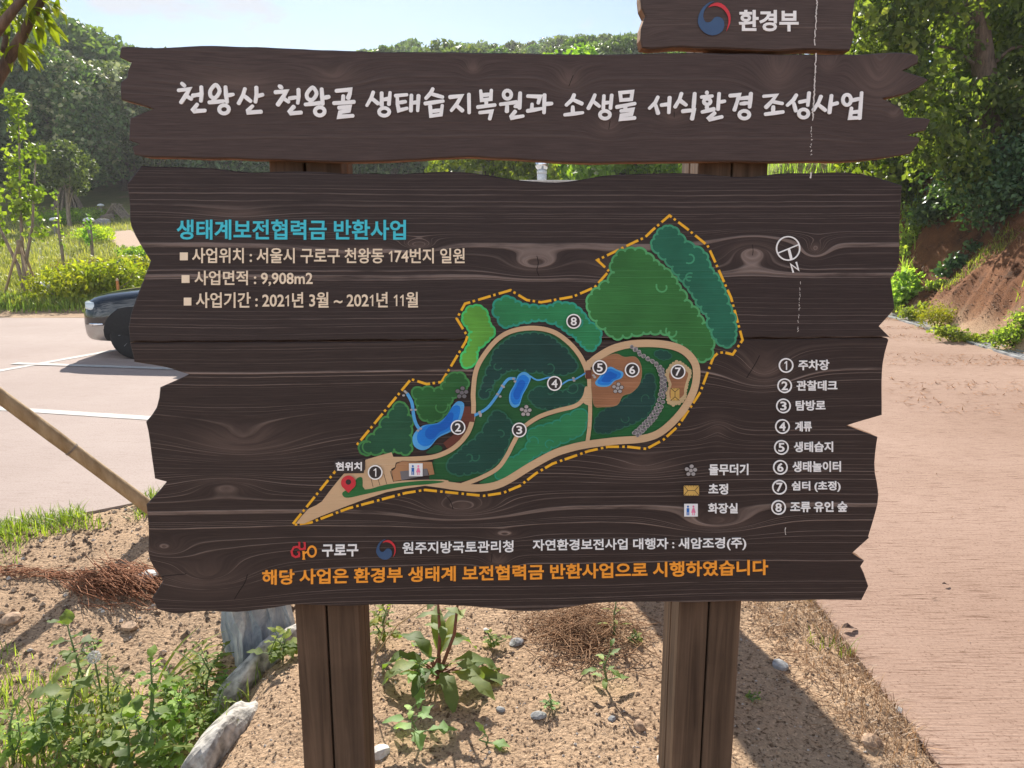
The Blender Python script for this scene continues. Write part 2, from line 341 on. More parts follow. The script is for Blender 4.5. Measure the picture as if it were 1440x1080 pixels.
def soil_mat():
    m, nt, b, out = newmat('soil')
    tc = N(nt, 'ShaderNodeTexCoord'); P = tc.outputs['Object']
    n1 = N(nt, 'ShaderNodeTexNoise', Scale=1.3, Detail=6.0, Roughness=0.6); L(nt, P, n1.inputs['Vector'])
    n2 = N(nt, 'ShaderNodeTexNoise', Scale=55.0, Detail=6.0, Roughness=0.7); L(nt, P, n2.inputs['Vector'])
    vo = N(nt, 'ShaderNodeTexVoronoi', Scale=70.0); L(nt, P, vo.inputs['Vector'])
    vo2 = N(nt, 'ShaderNodeTexVoronoi', Scale=170.0); L(nt, P, vo2.inputs['Vector'])
    sand = ramp(nt, n1.outputs['Fac'], [(0.3, (0.345, 0.24, 0.16)), (0.7, (0.475, 0.345, 0.235))])
    spk = ramp(nt, n2.outputs['Fac'], [(0.37, (0.16, 0.10, 0.065)), (0.46, (0.95, 0.94, 0.93)), (0.7, (1.25, 1.2, 1.15))])
    sand = mixc(nt, 0.85, sand, spk, 'MULTIPLY')
    g = N(nt, 'ShaderNodeSeparateColor'); L(nt, vo2.outputs['Color'], g.inputs[0])
    grains = ramp(nt, g.outputs[0], [(0.0, (0.45, 0.42, 0.40)), (0.12, (0.9, 0.88, 0.85)), (0.85, (1.05, 1.03, 1)), (1.0, (1.5, 1.5, 1.5))])
    sand = mixc(nt, 0.8, sand, grains, 'MULTIPLY')
    # meadow green farther back, red earth on the bank
    sp = N(nt, 'ShaderNodeSeparateXYZ'); L(nt, P, sp.inputs[0])
    n3 = N(nt, 'ShaderNodeTexNoise', Scale=0.35, Detail=8.0, Roughness=0.7); L(nt, P, n3.inputs['Vector'])
    gr = ramp(nt, n3.outputs['Fac'], [(0.34, (0.30, 0.235, 0.12)), (0.48, (0.21, 0.22, 0.08)), (0.7, (0.13, 0.17, 0.05))])
    gr = mixc(nt, 0.6, gr, spk, 'MULTIPLY')
    ym = M2(nt, 'ADD', sp.outputs['Y'], M2(nt, 'MULTIPLY', n1.outputs['Fac'], 2.0))
    c = mixc(nt, ramp_f(nt, ym, 17.2, 18.4), sand, gr)
    bk = N(nt, 'ShaderNodeAttribute', attribute_name='bank')
    n4 = N(nt, 'ShaderNodeTexNoise', Scale=2.2, Detail=9.0, Roughness=0.72); L(nt, P, n4.inputs['Vector'])
    red = ramp(nt, n4.outputs['Fac'], [(0.32, (0.05, 0.028, 0.017)), (0.45, (0.15, 0.066, 0.032)), (0.6, (0.215, 0.098, 0.047)), (0.75, (0.24, 0.15, 0.09))])
    red = mixc(nt, 0.6, red, spk, 'MULTIPLY')
    c = mixc(nt, bk.outputs['Fac'], c, red)
    L(nt, c, b.inputs['Base Color']); b.inputs['Roughness'].default_value = 0.95; b.inputs['Specular IOR Level'].default_value = 0.15
    h = M2(nt, 'ADD', M2(nt, 'MULTIPLY', n2.outputs['Fac'], 1.0), M2(nt, 'MULTIPLY', vo.outputs['Distance'], -0.35))
    bp = N(nt, 'ShaderNodeBump', Strength=0.9, Distance=0.012); L(nt, h, bp.inputs['Height']); L(nt, bp.outputs[0], b.inputs['Normal'])
    return m
xs = axis([(-200, -60, 10), (-60, -14, 2), (-14, -4, 0.4), (-4, -2.6, 0.06), (-2.6, 1.5, 0.025), (1.5, 4.6, 0.3), (4.6, 12, 0.07), (12, 60, 2), (60, 200, 10)])
ys = axis([(-40, -8, 4), (-8, 0.8, 0.4), (0.8, 6.2, 0.025), (6.2, 16, 0.09), (16, 40, 0.6), (40, 160, 4), (160, 260, 10)])
SOIL = soil_mat()
ground = grid_mesh('ground', xs, ys, hz, SOIL); tag(ground, kind='structure')
me = ground.data; co = np.empty(len(me.vertices)*3); me.vertices.foreach_get('co', co); co = co.reshape(-1, 3)
bv = sm(0.02, 0.3, co[:, 0]-gx(co[:, 1])-0.3)*(1-sm(19, 27, co[:, 1]))*(1-sm(2.2, 4.5, co[:, 0]-gx(co[:, 1])))
at_ = me.attributes.new('bank', 'FLOAT', 'POINT'); at_.data.foreach_set('value', bv.astype(np.float32))

def concrete(name, c1, c2, broom, spots=0.5):
    m, nt, b, out = newmat(name)
    tc = N(nt, 'ShaderNodeTexCoord'); P = tc.outputs['Object']
    n1 = N(nt, 'ShaderNodeTexNoise', Scale=0.55, Detail=6.0, Roughness=0.6); L(nt, P, n1.inputs['Vector'])
    mp = N(nt, 'ShaderNodeMapping', Scale=(6.5, 105, 1)); L(nt, P, mp.inputs[0])
    n2 = N(nt, 'ShaderNodeTexNoise', Scale=1.0, Detail=5.0, Roughness=0.65); L(nt, mp.outputs[0], n2.inputs['Vector'])
    n3 = N(nt, 'ShaderNodeTexNoise', Scale=75.0, Detail=6.0, Roughness=0.7); L(nt, P, n3.inputs['Vector'])
    mp2 = N(nt, 'ShaderNodeMapping', Scale=(0.9, 9, 1)); L(nt, P, mp2.inputs[0])
    n4 = N(nt, 'ShaderNodeTexNoise', Scale=1.0, Detail=4.0); L(nt, mp2.outputs[0], n4.inputs['Vector'])
    c = ramp(nt, n1.outputs['Fac'], [(0.3, c1), (0.7, c2)])
    dk = ramp(nt, n2.outputs['Fac'], [(0.34, (0.32, 0.23, 0.18)), (0.42, (0.82, 0.78, 0.76)), (0.5, (1, 1, 1)), (0.75, (1.08, 1.08, 1.08))])
    c = mixc(nt, M2(nt, 'MULTIPLY', ramp_f(nt, n4.outputs['Fac'], 0.25, 0.6), broom), c, dk, 'MULTIPLY')
    sp = ramp(nt, n3.outputs['Fac'], [(0.32, (0.45, 0.38, 0.34)), (0.43, (0.95, 0.94, 0.93)), (0.55, (1, 1, 1)), (0.7, (1.16, 1.15, 1.14))])
    c = mixc(nt, spots, c, sp, 'MULTIPLY')
    L(nt, c, b.inputs['Base Color']); b.inputs['Roughness'].default_value = 0.9; b.inputs['Specular IOR Level'].default_value = 0.2
    h = M2(nt, 'ADD', M2(nt, 'MULTIPLY', n2.outputs['Fac'], broom), M2(nt, 'MULTIPLY', n3.outputs['Fac'], 0.4))
    bp = N(nt, 'ShaderNodeBump', Strength=0.6, Distance=0.006); L(nt, h, bp.inputs['Height']); L(nt, bp.outputs[0], b.inputs['Normal'])
    return m
def slab(name, poly, z0, z1, mat):
    mb = MB(); n = len(poly)
    tri = tessellate_polygon([[Vector((x, y, 0)) for x, y in poly]])
    mb.add([(x, y, z1) for x, y in poly], [])
    mb.add([(x, y, z0) for x, y in poly], [])
    mb.f = [tuple(t) for t in tri]+[(i, (i+1) % n, n+(i+1) % n, n+i) for i in range(n)]; mb.m = [0]*len(mb.f)
    o = mb.build(name, mat)
    bm = bmesh.new(); bm.from_mesh(o.data); bmesh.ops.recalc_face_normals(bm, faces=bm.faces); bm.to_mesh(o.data); bm.free()
    return o
tag(slab('car_park', LOT, -0.12, 0.0, concrete('car_park_concrete', (0.335, 0.264, 0.238), (0.40, 0.327, 0.298), 0.4, 0.75)), kind='structure')
pp = list(PATH_POLY); pp = [(1.36+0.004, y) if abs(y-5.9) < 1e-6 else (x, y) for x, y in pp]
tag(slab('path', pp, -0.14, 0.002, concrete('path_concrete', (0.31, 0.205, 0.155), (0.39, 0.272, 0.215), 1.0, 0.9)), kind='structure')
WHITE_PAINT = plain('road_paint', (0.48, 0.46, 0.44), 0.8, var=0.08, scale=14)
def flat_strip(name, a, b, w, z, mat):
    a = Vector(a[:2]); b = Vector(b[:2]); d = (b-a).normalized(); n = Vector((-d.y, d.x))*w/2; mb = MB()
    k = 12; vs = []
    for i in range(k+1):
        p = a+(b-a)*i/k; vs += [(*(p+n*random.uniform(.88, 1.06)), z), (*(p-n*random.uniform(.88, 1.06)), z)]
    mb.add(vs, [(2*i, 2*i+1, 2*i+3, 2*i+2) for i in range(k)]); return mb.build(name, mat)
def flat(px, py, z=0.0):
    d = ray(px, py); t = (z-EYE)/d.z; return Vector((d.x*t, d.y*t, z))
for nm, p, q in (('bay_marking', (-30, 527), (215, 483)), ('bay_marking', (20, 511.5), (330, 522)), ('bay_marking', (-60, 571), (330, 596))):
    tag(flat_strip(nm, flat(*p), flat(*q), 0.13, 0.004 if q[1] != 522 else 0.008, WHITE_PAINT), kind='structure')
# ------------------------------------------------------------------ the sign
SIGN_YAW = R(2.0); SO = Vector((0, 1.8, 0)); cy, sy = math.cos(SIGN_YAW), math.sin(SIGN_YAW)
def S(px, py, off=0.0):          # picture point -> sign-local (x, z) on the plane y = off
    d = ray(px, py); n = Vector((-sy, cy, 0)); o = Vector((0, 0, EYE))
    t = ((SO-o).dot(n)+off)/d.dot(n); p = o+d*t-SO
    return (p.x*cy+p.y*sy, p.z)
sign = thing('park_sign', 'wide dark wooden notice board on two posts with white lettering and a painted map', 'sign', SO, SIGN_YAW)
def K(lst): return [(*S(px, py), wx*0.00167, wz*0.00167, A*1.5) for px, py, wx, wz, A in lst]
K_UP = K([(752, 372, 42, 15, .035), (1058, 352, 42, 19, -.04), (1146, 352, 20, 14, .03), (590, 345, 25, 8, .02), (500, 352, 70, 10, .012), (880, 376, 60, 18, .03), (330, 300, 60, 14, .008)])
K_LO = K([(1075, 522, 48, 34, .045), (345, 622, 95, 32, .045), (318, 682, 60, 16, -.03), (650, 715, 70, 20, .045), (290, 812, 80, 34, .05), (230, 770, 30, 14, .03), (1008, 735, 70, 20, .04), (710, 752, 30, 8, .02), (1010, 600, 26, 22, -.02), (700, 790, 22, 14, .02), (905, 655, 60, 20, .02)])
K_TI = K([(665, 97, 12, 10, .02), (800, 115, 22, 18, .028), (855, 178, 20, 14, .022), (1095, 105, 30, 34, .05), (1165, 90, 16, 16, .03), (1235, 112, 44, 50, .06), (1257, 160, 12, 10, .02), (948, 160, 20, 16, .02), (470, 108, 40, 16, .02), (345, 120, 90, 26, .022)])
K_EM = K([(905, 50, 20, 10, .01)])
W_UP = woodmat('charred_wood_upper', K_UP, 1.0, freq=84, base=(0.035, 0.0238, 0.0228), line=(0.31, 0.24, 0.215), knotc=(0.16, 0.112, 0.096), lstr=0.9, wav=.026)
W_LO = woodmat('charred_wood_lower', K_LO, 2.0, freq=84, base=(0.034, 0.0225, 0.0205), line=(0.32, 0.24, 0.205), knotc=(0.16, 0.11, 0.092), lstr=0.95, wav=.028)
W_TI = woodmat('charred_wood_title', K_TI, 3.4, freq=70, base=(0.063, 0.0425, 0.0395), line=(0.19, 0.14, 0.125), knotc=(0.18, 0.125, 0.105), lstr=0.55, dark=0.8, wav=0.03)
W_EM = woodmat('charred_wood_emblem', K_EM, 4.2, freq=90, base=(0.071, 0.0495, 0.045), line=(0.26, 0.195, 0.17), lstr=0.8, dark=0.5)
W_EDGE = barkmat('sawn_wood_edge', (0.16, 0.075, 0.035), (0.34, 0.185, 0.10), 8)
def board(name, px, mat, thick=0.045, jit=0.0009, label=None):
    pts = []
    n = len(px)
    for i in range(n):
        a = Vector(S(*px[i])); b = Vector(S(*px[(i+1) % n])); l = (b-a).length; k = max(1, int(l/0.02))
        nn = Vector((-(b-a).y, (b-a).x)).normalized() if l > 0 else Vector((0, 0))
        for j in range(k): pts.append(a+(b-a)*j/k+(nn*random.gauss(0, jit) if j else Vector((0, 0))))
    # smooth long runs a little, keep notches
    q = []
    m = len(pts)
    for i in range(m):
        a, p, b = pts[i-1], pts[i], pts[(i+1) % m]
        u, w = (p-a), (b-p)
        q.append(p*0.5+(a+b)*0.25 if u.length > 0 and w.length > 0 and u.normalized().dot(w.normalized()) > 0.75 else p)
    pts = q
    area = sum(pts[i-1].x*pts[i].y-pts[i].x*pts[i-1].y for i in range(m))
    if area < 0: pts.reverse()
    ins = []
    for i in range(m):
        a, p, b = pts[i-1], pts[i], pts[(i+1) % m]
        d = ((p-a).normalized()+(b-p).normalized()); nn = Vector((-d.y, d.x)); nn = nn.normalized() if nn.length > 1e-6 else Vector((0, 0))
        ins.append(p+nn*0.003)
    tri = tessellate_polygon([[Vector((p.x, p.y, 0)) for p in ins]])
    V = [(p.x, 0.0, p.y) for p in ins]+[(p.x, 0.004, p.y) for p in pts]+[(p.x, thick, p.y) for p in pts]
    mb = MB(); mb.add(V, [])
    for t in tri: mb.f.append(tuple(t)); mb.m.append(0)
    for i in range(m):
        j = (i+1) % m; mb.f.append((i, j, m+j, m+i)); mb.m.append(0); mb.f.append((m+i, m+j, 2*m+j, 2*m+i)); mb.m.append(1)
    for t in tri: mb.f.append(tuple(2*m+k for k in t)); mb.m.append(1)
    o = mb.build(name, [mat, W_EDGE], sign)
    bm = bmesh.new(); bm.from_mesh(o.data); bmesh.ops.recalc_face_normals(bm, faces=bm.faces); bm.to_mesh(o.data); bm.free()
    if label: o['label'] = label
    return o
title = board('title_board', [(169.7, 64.6), (166.8, 80), (184, 88), (177, 98.6), (177.5, 108), (168.7, 115), (167.4, 126), (169.7, 140), (215.4, 152.6), (182.3, 165.6), (181, 178), (180.4, 196.7), (196, 202.6), (185, 205.5), (188, 217), (199, 221.4), (300, 223), (400, 225), (480, 228.5), (547, 227), (647, 221), (713, 223), (780, 228), (847, 229.5), (960, 227.5), (1093, 228), (1210, 226.5), (1260, 220), (1281.7, 216), (1288, 208), (1295, 198), (1295, 193), (1277, 190), (1302.5, 183), (1309.7, 168), (1305, 165), (1273, 165), (1273, 155), (1267, 148), (1253, 146), (1241.7, 138), (1276.7, 133), (1296.7, 121.7), (1306.7, 111.7), (1303, 108), (1270, 99), (1291.7, 89), (1292.5, 78), (1286.7, 74), (1260, 73), (1197, 77), (1120, 76), (960, 74), (847, 76), (713, 74), (580, 73), (480, 71), (400, 67), (333, 65), (283, 63.5), (233, 66.5), (200, 66.5)], W_TI, 0.042, label='long charred board with the project title in white brush letters')
emblem_b = board('emblem_board', [(905, -78), (900, -40), (903, -18), (899, -5), (901, 14), (907.5, 22.5), (899.5, 39), (900, 57.5), (903, 67), (915, 70.5), (947, 66), (1005, 68), (1080, 71), (1130, 69), (1175, 71.5), (1196, 71), (1199, 60), (1203, 45), (1198, 41), (1201, 12), (1206, -10), (1202, -40), (1205, -76)], W_EM, 0.042, label='short upper board with a ministry emblem')
upper = board('map_board', [(197.7, 233), (177.3, 259), (182, 280), (182, 319), (211, 367), (194.6, 408.7), (183.6, 440), (177, 459), (182, 480.6), (720, 477.3), (1252, 474.2), (1237, 459), (1259, 434.6), (1257.6, 419), (1253.6, 392), (1265, 378), (1266, 315.5), (1269.5, 260.5), (1231.6, 248), (1210, 244), (1192, 242), (1170.5, 242), (1140, 244), (1110, 243), (1093, 243), (1073, 248), (1040, 249), (1010, 247), (960, 243), (900, 244), (847, 247), (820, 252), (797, 256), (770, 256.5), (747, 255), (720, 252), (697, 248), (665, 243), (640, 241), (613, 242), (563, 245), (480, 244), (433, 241), (390, 241), (350, 243), (330, 240), (300, 236), (240, 234)], W_UP, label='upper plank of the map board')
lower = board('map_board', [(182, 482.0), (188, 509), (228, 515), (265, 526.6), (224.5, 545), (221, 574.6), (204.5, 593.5), (211.4, 634), (217, 673.6), (233.5, 678), (205, 710), (208, 741), (208, 788), (228.7, 816.7), (213, 842), (221, 857.6), (246, 865.5), (280.6, 860), (333, 862), (375, 857), (413, 850), (450, 852), (480, 853), (530, 851), (580, 850.7), (663, 853), (713, 859), (753, 861), (797, 855), (840, 848), (873, 847), (960, 848), (1030, 846), (1093, 847), (1147, 844), (1212, 845), (1222, 825), (1211, 797), (1216, 789), (1198, 779), (1223, 757), (1222, 755), (1228.5, 735), (1237.7, 697), (1235, 680), (1230, 665), (1231.6, 637.7), (1235, 615), (1190, 599), (1241, 584), (1240.8, 555), (1241, 523), (1244, 499), (1250.5, 478), (1248, 475.6), (720, 478.7)], W_LO, label='lower plank of the map board')
# posts: four squared timbers each, dark groove where they meet
W_POST = None
def post_mat():
    m, nt, b, out = newmat('brown_post_timber')
    tc = N(nt, 'ShaderNodeTexCoord'); mp = N(nt, 'ShaderNodeMapping', Scale=(38, 38, 1.5)); L(nt, tc.outputs['Object'], mp.inputs[0])
    no = N(nt, 'ShaderNodeTexNoise', Scale=1.0, Detail=6.0, Roughness=0.6, Distortion=0.9); L(nt, mp.outputs[0], no.inputs['Vector'])
    n2 = N(nt, 'ShaderNodeTexNoise', Scale=5.0, Detail=4.0); L(nt, tc.outputs['Object'], n2.inputs['Vector'])
    c = ramp(nt, no.outputs['Fac'], [(0.3, (0.055, 0.034, 0.022)), (0.5, (0.10, 0.064, 0.042)), (0.72, (0.155, 0.10, 0.066))])
    c = mixc(nt, 0.55, c, ramp(nt, n2.outputs['Fac'], [(0.3, (0.6, 0.6, 0.6)), (0.7, (1.3, 1.3, 1.3))]), 'MULTIPLY')
    L(nt, c, b.inputs['Base Color']); b.inputs['Roughness'].default_value = 0.8; b.inputs['Specular IOR Level'].default_value = 0.25
    bp = N(nt, 'ShaderNodeBump', Strength=0.5, Distance=0.004); L(nt, no.outputs['Fac'], bp.inputs['Height']); L(nt, bp.outputs[0], b.inputs['Normal'])
    return m
W_POST = post_mat()
def post(xa, xb, ztop, lab):
    mb = MB(); xm = (xa+xb)/2+random.uniform(-.004, .004); y0, y1, ym = 0.046, 0.205, 0.128
    for (a, b) in ((xa, xm-0.0025), (xm+0.0025, xb)):
        for (c, d) in ((y0, ym-0.002), (ym+0.002, y1)):
            mb.box((a, c+random.uniform(0, .002), -0.45), (b, d, ztop+random.uniform(-.004, 0)), 0.004)
    mb.box((xm-0.006, y0+0.02, -0.4), (xm+0.006, y1-0.02, ztop-0.02)); mb.box((xa+.02, ym-0.006, -0.4), (xb-.02, ym+0.006, ztop-0.02))
    o = mb.build('post', W_POST, sign); o['label'] = lab
    return o
post(S(414, 853, .046)[0], S(505, 853, .046)[0], S(0+430, 110, .046)[1], 'left post of paired brown timbers')
post(S(955, 853, .046)[0], S(1043, 853, .046)[0], S(1000, -40, .046)[1], 'right post of paired brown timbers')

# --- flat paint, raised letters
LAY = [0.0006]
def nextlay(d=0.00005): LAY[0] += d; return LAY[0]
def poly_obj(name, polys, mat, parent, h=None, label=None):   # polys: list of picture-point outlines, painted at height h in front of the board
    if h is None: h = nextlay()
    mb = MB()
    for i, pl in enumerate(polys):
        q = [S(*p) for p in pl]; tri = tessellate_polygon([[Vector((a, b, 0)) for a, b in q]])
        n0 = len(mb.v); mb.add([(a, -h-i*0.00002, b) for a, b in q], [])
        for t in tri:
            a, b, c = (Vector(q[k]) for k in t)
            mb.f.append(tuple(n0+k for k in (t if (b-a).cross(c-a) > 0 else t[::-1]))); mb.m.append(0)
    o = mb.build(name, mat, parent)
    if label: o['label'] = label
    return o
def ribbon(mb, pts, w, h, thick=0.0, closed=False, caps=True):  # pts in picture pixels, w pixels
    P = [Vector(p) for p in pts]; n = len(P); Lf = []; Rt = []
    W = w if hasattr(w, '__len__') else [w]*n
    for i in range(n):
        a = P[i-1] if (i > 0 or closed) else None; b = P[(i+1) % n] if (i < n-1 or closed) else None
        d0 = (P[i]-a).normalized() if a is not None else None; d1 = (b-P[i]).normalized() if b is not None else None
        if d0 is None: d0 = d1
        if d1 is None: d1 = d0
        t = d0+d1; t = t.normalized() if t.length > 0.3 else d0
        nn = Vector((-t.y, t.x)); k = 1/max(0.55, nn.dot(Vector((-d0.y, d0.x))))
        Lf.append(P[i]+nn*W[i]/2*k); Rt.append(P[i]-nn*W[i]/2*k)
    if closed:
        outl = None
        V = [S(*p) for p in Lf]+[S(*p) for p in Rt]; F = [(i, (i+1) % n, n+(i+1) % n, n+i) for i in range(n)]
        rims = [list(range(n)), list(range(n, 2*n))]
    else:
        c1 = []; c2 = []
        if caps:
            d = (P[-1]-P[-2]).normalized(); nn = Vector((-d.y, d.x)); c2 = [P[-1]+nn*W[-1]/2*math.cos(a)+d*W[-1]*0.36*math.sin(a) for a in (R(40), R(75), R(105), R(140))]
            d = (P[0]-P[1]).normalized(); nn = Vector((-d.y, d.x)); c1 = [P[0]+nn*W[0]/2*math.cos(a)+d*W[0]*0.36*math.sin(a) for a in (R(40), R(75), R(105), R(140))]
        loop = Lf+c2+Rt[::-1]+c1
        V = [S(*p) for p in loop]; m = len(V); nl = len(Lf)
        ri = lambda i: nl+len(c2)+(n-1-i)
        F = [(i, i+1, ri(i+1), ri(i)) for i in range(n-1)]
        if caps: F.append(tuple([n-1]+list(range(nl, nl+len(c2)))+[ri(n-1)])); F.append(tuple([ri(0)]+list(range(m-len(c1), m))+[0]))
        rims = [list(range(m))]
    base = len(mb.v); m = len(V)
    mb.add([(a, -h, b) for a, b in V], [])
    if thick: mb.add([(a, -h+thick, b) for a, b in V], [])
    for f in F:
        a, b, c = (Vector(V[k]) for k in f[:3])
        f = f if (b-a).cross(c-a) > 0 else f[::-1]
        mb.f.append(tuple(base+k for k in f)); mb.m.append(0)
    if thick:
        for r in rims:
            for i in range(len(r)):
                p, q = r[i], r[(i+1) % len(r)]; mb.f.append((base+p, base+q, base+m+q, base+m+p)); mb.m.append(0)
def catm(pts, k=5, closed=False):
    P = [Vector(p) for p in pts]; n = len(P); out = []
    for i in range(n if closed else n-1):
        a = P[i-1] if (i > 0 or closed) else P[0]; b = P[i]; c = P[(i+1) % n]; d = P[(i+2) % n] if (i+2 < n or closed) else P[-1]
        for j in range(k):
            t = j/k; out.append(0.5*((2*b)+(c-a)*t+(2*a-5*b+4*c-d)*t*t+(3*b-a-3*c+d)*t**3))
    if not closed: out.append(P[-1])
    return [(p.x, p.y) for p in out]
def zt(ox, oy, s, pts): return [(ox+x/s, oy+y/s) for x, y in pts]
LET_WHITE = plain('white_letter', srgb(243, 243, 243), 0.5, var=0.04)
LET_TITLE = plain('title_letter', srgb(243, 243, 244), 0.5, var=0.04)
LET_TEAL = plain('teal_letter', srgb(62, 196, 216), 0.5, var=0.04)
LET_BEIGE = plain('beige_letter', srgb(240, 222, 196), 0.5, var=0.04)
LET_ORANGE = plain('orange_letter', srgb(252, 162, 54), 0.5, var=0.05)
RED = plain('red_paint', srgb(205, 50, 62), 0.5, var=0.04); BLUE = plain('navy_paint', srgb(55, 84, 122), 0.5, var=0.04)
_gm = {}
def raw_glyph(body):
    if body in _gm: return _gm[body]
    c = bpy.data.curves.new('lettering', 'FONT'); c.body = body; c.resolution_u = 3
    o = bpy.data.objects.new('lettering', c); COL.objects.link(o); dg = bpy.context.evaluated_depsgraph_get(); dg.update()
    me = bpy.data.meshes.new_from_object(o.evaluated_get(dg)); bpy.data.objects.remove(o); bpy.data.curves.remove(c)
    bm = bmesh.new(); bm.from_mesh(me); bpy.data.meshes.remove(me); bmesh.ops.remove_doubles(bm, verts=bm.verts[:], dist=1e-5); bm.verts.index_update()
    v = [Vector(p.co[:2]) for p in bm.verts]; f = [tuple(q.index for q in p.verts) for p in bm.faces]; bm.free()
    _gm[body] = (v, f); return v, f
def glyph(ch, bold):
    """one character as (verts, faces, advance); the stroke outline is pushed out by bold"""
    if ch == ' ': return [], [], .26
    if ch == '1': return [(.05, .52), (.09, .46), (.20, .54), (.20, 0), (.29, 0), (.29, .68), (.22, .68)], [(0, 1, 2), (0, 2, 6), (2, 5, 6), (2, 3, 4), (2, 4, 5)], .42
    v, f = raw_glyph(ch); bar = min(p.x for p in raw_glyph('|')[0]); adv = max(p.x for p in raw_glyph(ch+'|')[0])-max(p.x for p in raw_glyph('|')[0])
    ed = {}; g = []
    for q in f:
        a, b, c = (v[k] for k in q[:3])
        if (b-a).cross(c-a) < 0: q = q[::-1]
        g.append(q)
        for i in range(len(q)):
            e = (q[i], q[(i+1) % len(q)])
            if (e[1], e[0]) in ed: del ed[(e[1], e[0])]
            else: ed[e] = 1
    nr = {}
    for a, b in ed:
        d = v[b]-v[a]
        if d.length < 1e-7: continue
        d.normalize(); n = Vector((d.y, -d.x))
        for k in (a, b): nr.setdefault(k, []).append(n)
    out = []
    for i, p in enumerate(v):
        if i in nr:
            n = sum(nr[i], Vector((0, 0))); l = n.length
            if l > .2: n = n/l; k = 1/max(.6, n.dot(nr[i][0])); p = p+n*bold*k
        out.append((p.x, p.y))
    return out, g, adv
def glyph_mesh(body, bold):
    V = []; F = []; x = 0
    for ch in body:
        v, f, a = glyph(ch, bold); n = len(V); V += [(p[0]+x, p[1]) for p in v]; F += [tuple(k+n for k in q) for q in f]; x += a
    return V, F
def text(body, x0, y0, x1, y1, mat, parent, dy=0.0, bold=0.018, h=0.0026, thick=0.0022, name='lettering'):
    v, f = glyph_mesh(body, bold)
    ax = min(p[0] for p in v); bx = max(p[0] for p in v); ay = min(p[1] for p in v); by = max(p[1] for p in v)
    V = []
    for x, y in v:
        t = (x-ax)/(bx-ax); u = (y-ay)/(by-ay); V.append(S(x0+t*(x1-x0), y1+(y0-y1)*u+dy*t))
    mb = MB(); n = len(V); mb.add([(a, -h, b) for a, b in V], []); mb.add([(a, -h+thick, b) for a, b in V], [])
    ed = {}
    for q in f:
        mb.f.append(q); mb.m.append(0)
        for i in range(len(q)):
            e = (q[i], q[(i+1) % len(q)])
            if (e[1], e[0]) in ed: del ed[(e[1], e[0])]
            else: ed[e] = 1
    for a, b in ed: mb.f.append((b, a, n+a, n+b)); mb.m.append(0)
    return mb.build(name, mat, parent)

# title in brush strokes (x, y in enlarged picture crops)
def ell(cx, cy_, rx, ry, n=18): return [(cx+rx*math.cos(2*math.pi*i/n), cy_+ry*math.sin(2*math.pi*i/n)) for i in range(n)]
T1 = [[(85, 92), (108, 113)], [(60, 146), (142, 136), (120, 178), (80, 238)], [(112, 182), (160, 212)], [(168, 186), (222, 177)], [(232, 118), (235, 170), (230, 228)], [(203, 250), (172, 290), (182, 302), (262, 297)],
      'o', [(332, 108), (300, 150), (305, 192), (340, 200), (370, 152), (352, 112)], [(328, 212), (318, 232)], [(290, 236), (340, 232), (402, 226)], [(414, 118), (418, 180), (426, 236)], [(430, 184), (474, 176)], ('o', ell(403, 288, 36, 31)),
      [(560, 132), (545, 182), (512, 245)], [(552, 186), (604, 228)], [(645, 122), (646, 180), (638, 234)], [(655, 188), (694, 178)], [(618, 262), (582, 296), (586, 312), (682, 306)],
      [(815, 112), (838, 128)], [(786, 160), (868, 154), (846, 195), (806, 254)], [(838, 198), (888, 233)], [(892, 206), (945, 198)], [(960, 138), (962, 190), (955, 244)], [(926, 268), (894, 304), (904, 318), (982, 312)],
      'o', [(1058, 128), (1024, 170), (1030, 208), (1066, 216), (1096, 172), (1078, 132)], [(1054, 228), (1046, 246)], [(1010, 252), (1060, 248), (1122, 240)], [(1134, 134), (1138, 195), (1142, 250)], [(1150, 202), (1190, 194)], ('o', ell(1120, 303, 36, 31)),
      [(1242, 150), (1348, 140), (1345, 172), (1332, 204)], [(1296, 186), (1294, 222)], [(1224, 242), (1300, 238), (1378, 232)], [(1262, 276), (1342, 270), (1336, 298), (1272, 310), (1266, 344), (1370, 336)]]
T2 = [[(130, 152), (115, 195), (82, 252)], [(120, 200), (164, 236)], [(190, 158), (190, 248)], [(198, 208), (236, 202)], [(251, 154), (242, 243)], ('o', ell(208, 296, 37, 28)),
      [(288, 180), (374, 172)], [(303, 190), (304, 240), (314, 286), (376, 270)], [(312, 230), (364, 222)], [(405, 174), (401, 290)], [(408, 232), (448, 226)], [(456, 178), (450, 290)],
      [(560, 128), (545, 160), (508, 200)], [(554, 168), (632, 190)], [(502, 236), (636, 218)], [(540, 254), (546, 326), (618, 316), (628, 248)], [(550, 292), (615, 284)],
      [(682, 190), (764, 182), (735, 235), (692, 288)], [(728, 248), (774, 288)], [(820, 168), (822, 304)],
      [(905, 142), (912, 212), (978, 204), (982, 138)], [(914, 176), (975, 170)], [(945, 220), (945, 240)], [(882, 262), (1010, 246)], [(896, 302), (984, 292), (970, 348)],
      ('o', ell(1098, 172, 28, 30)), [(1046, 242), (1164, 226)], [(1096, 246), (1094, 294)], [(1190, 158), (1185, 270)], [(1150, 258), (1180, 252)], [(1155, 292), (1125, 328), (1130, 340), (1214, 326)],
      [(1242, 182), (1334, 186), (1320, 234)], [(1276, 238), (1274, 278)], [(1242, 290), (1348, 272)], [(1366, 172), (1362, 304)], [(1376, 240), (1420, 236)]]
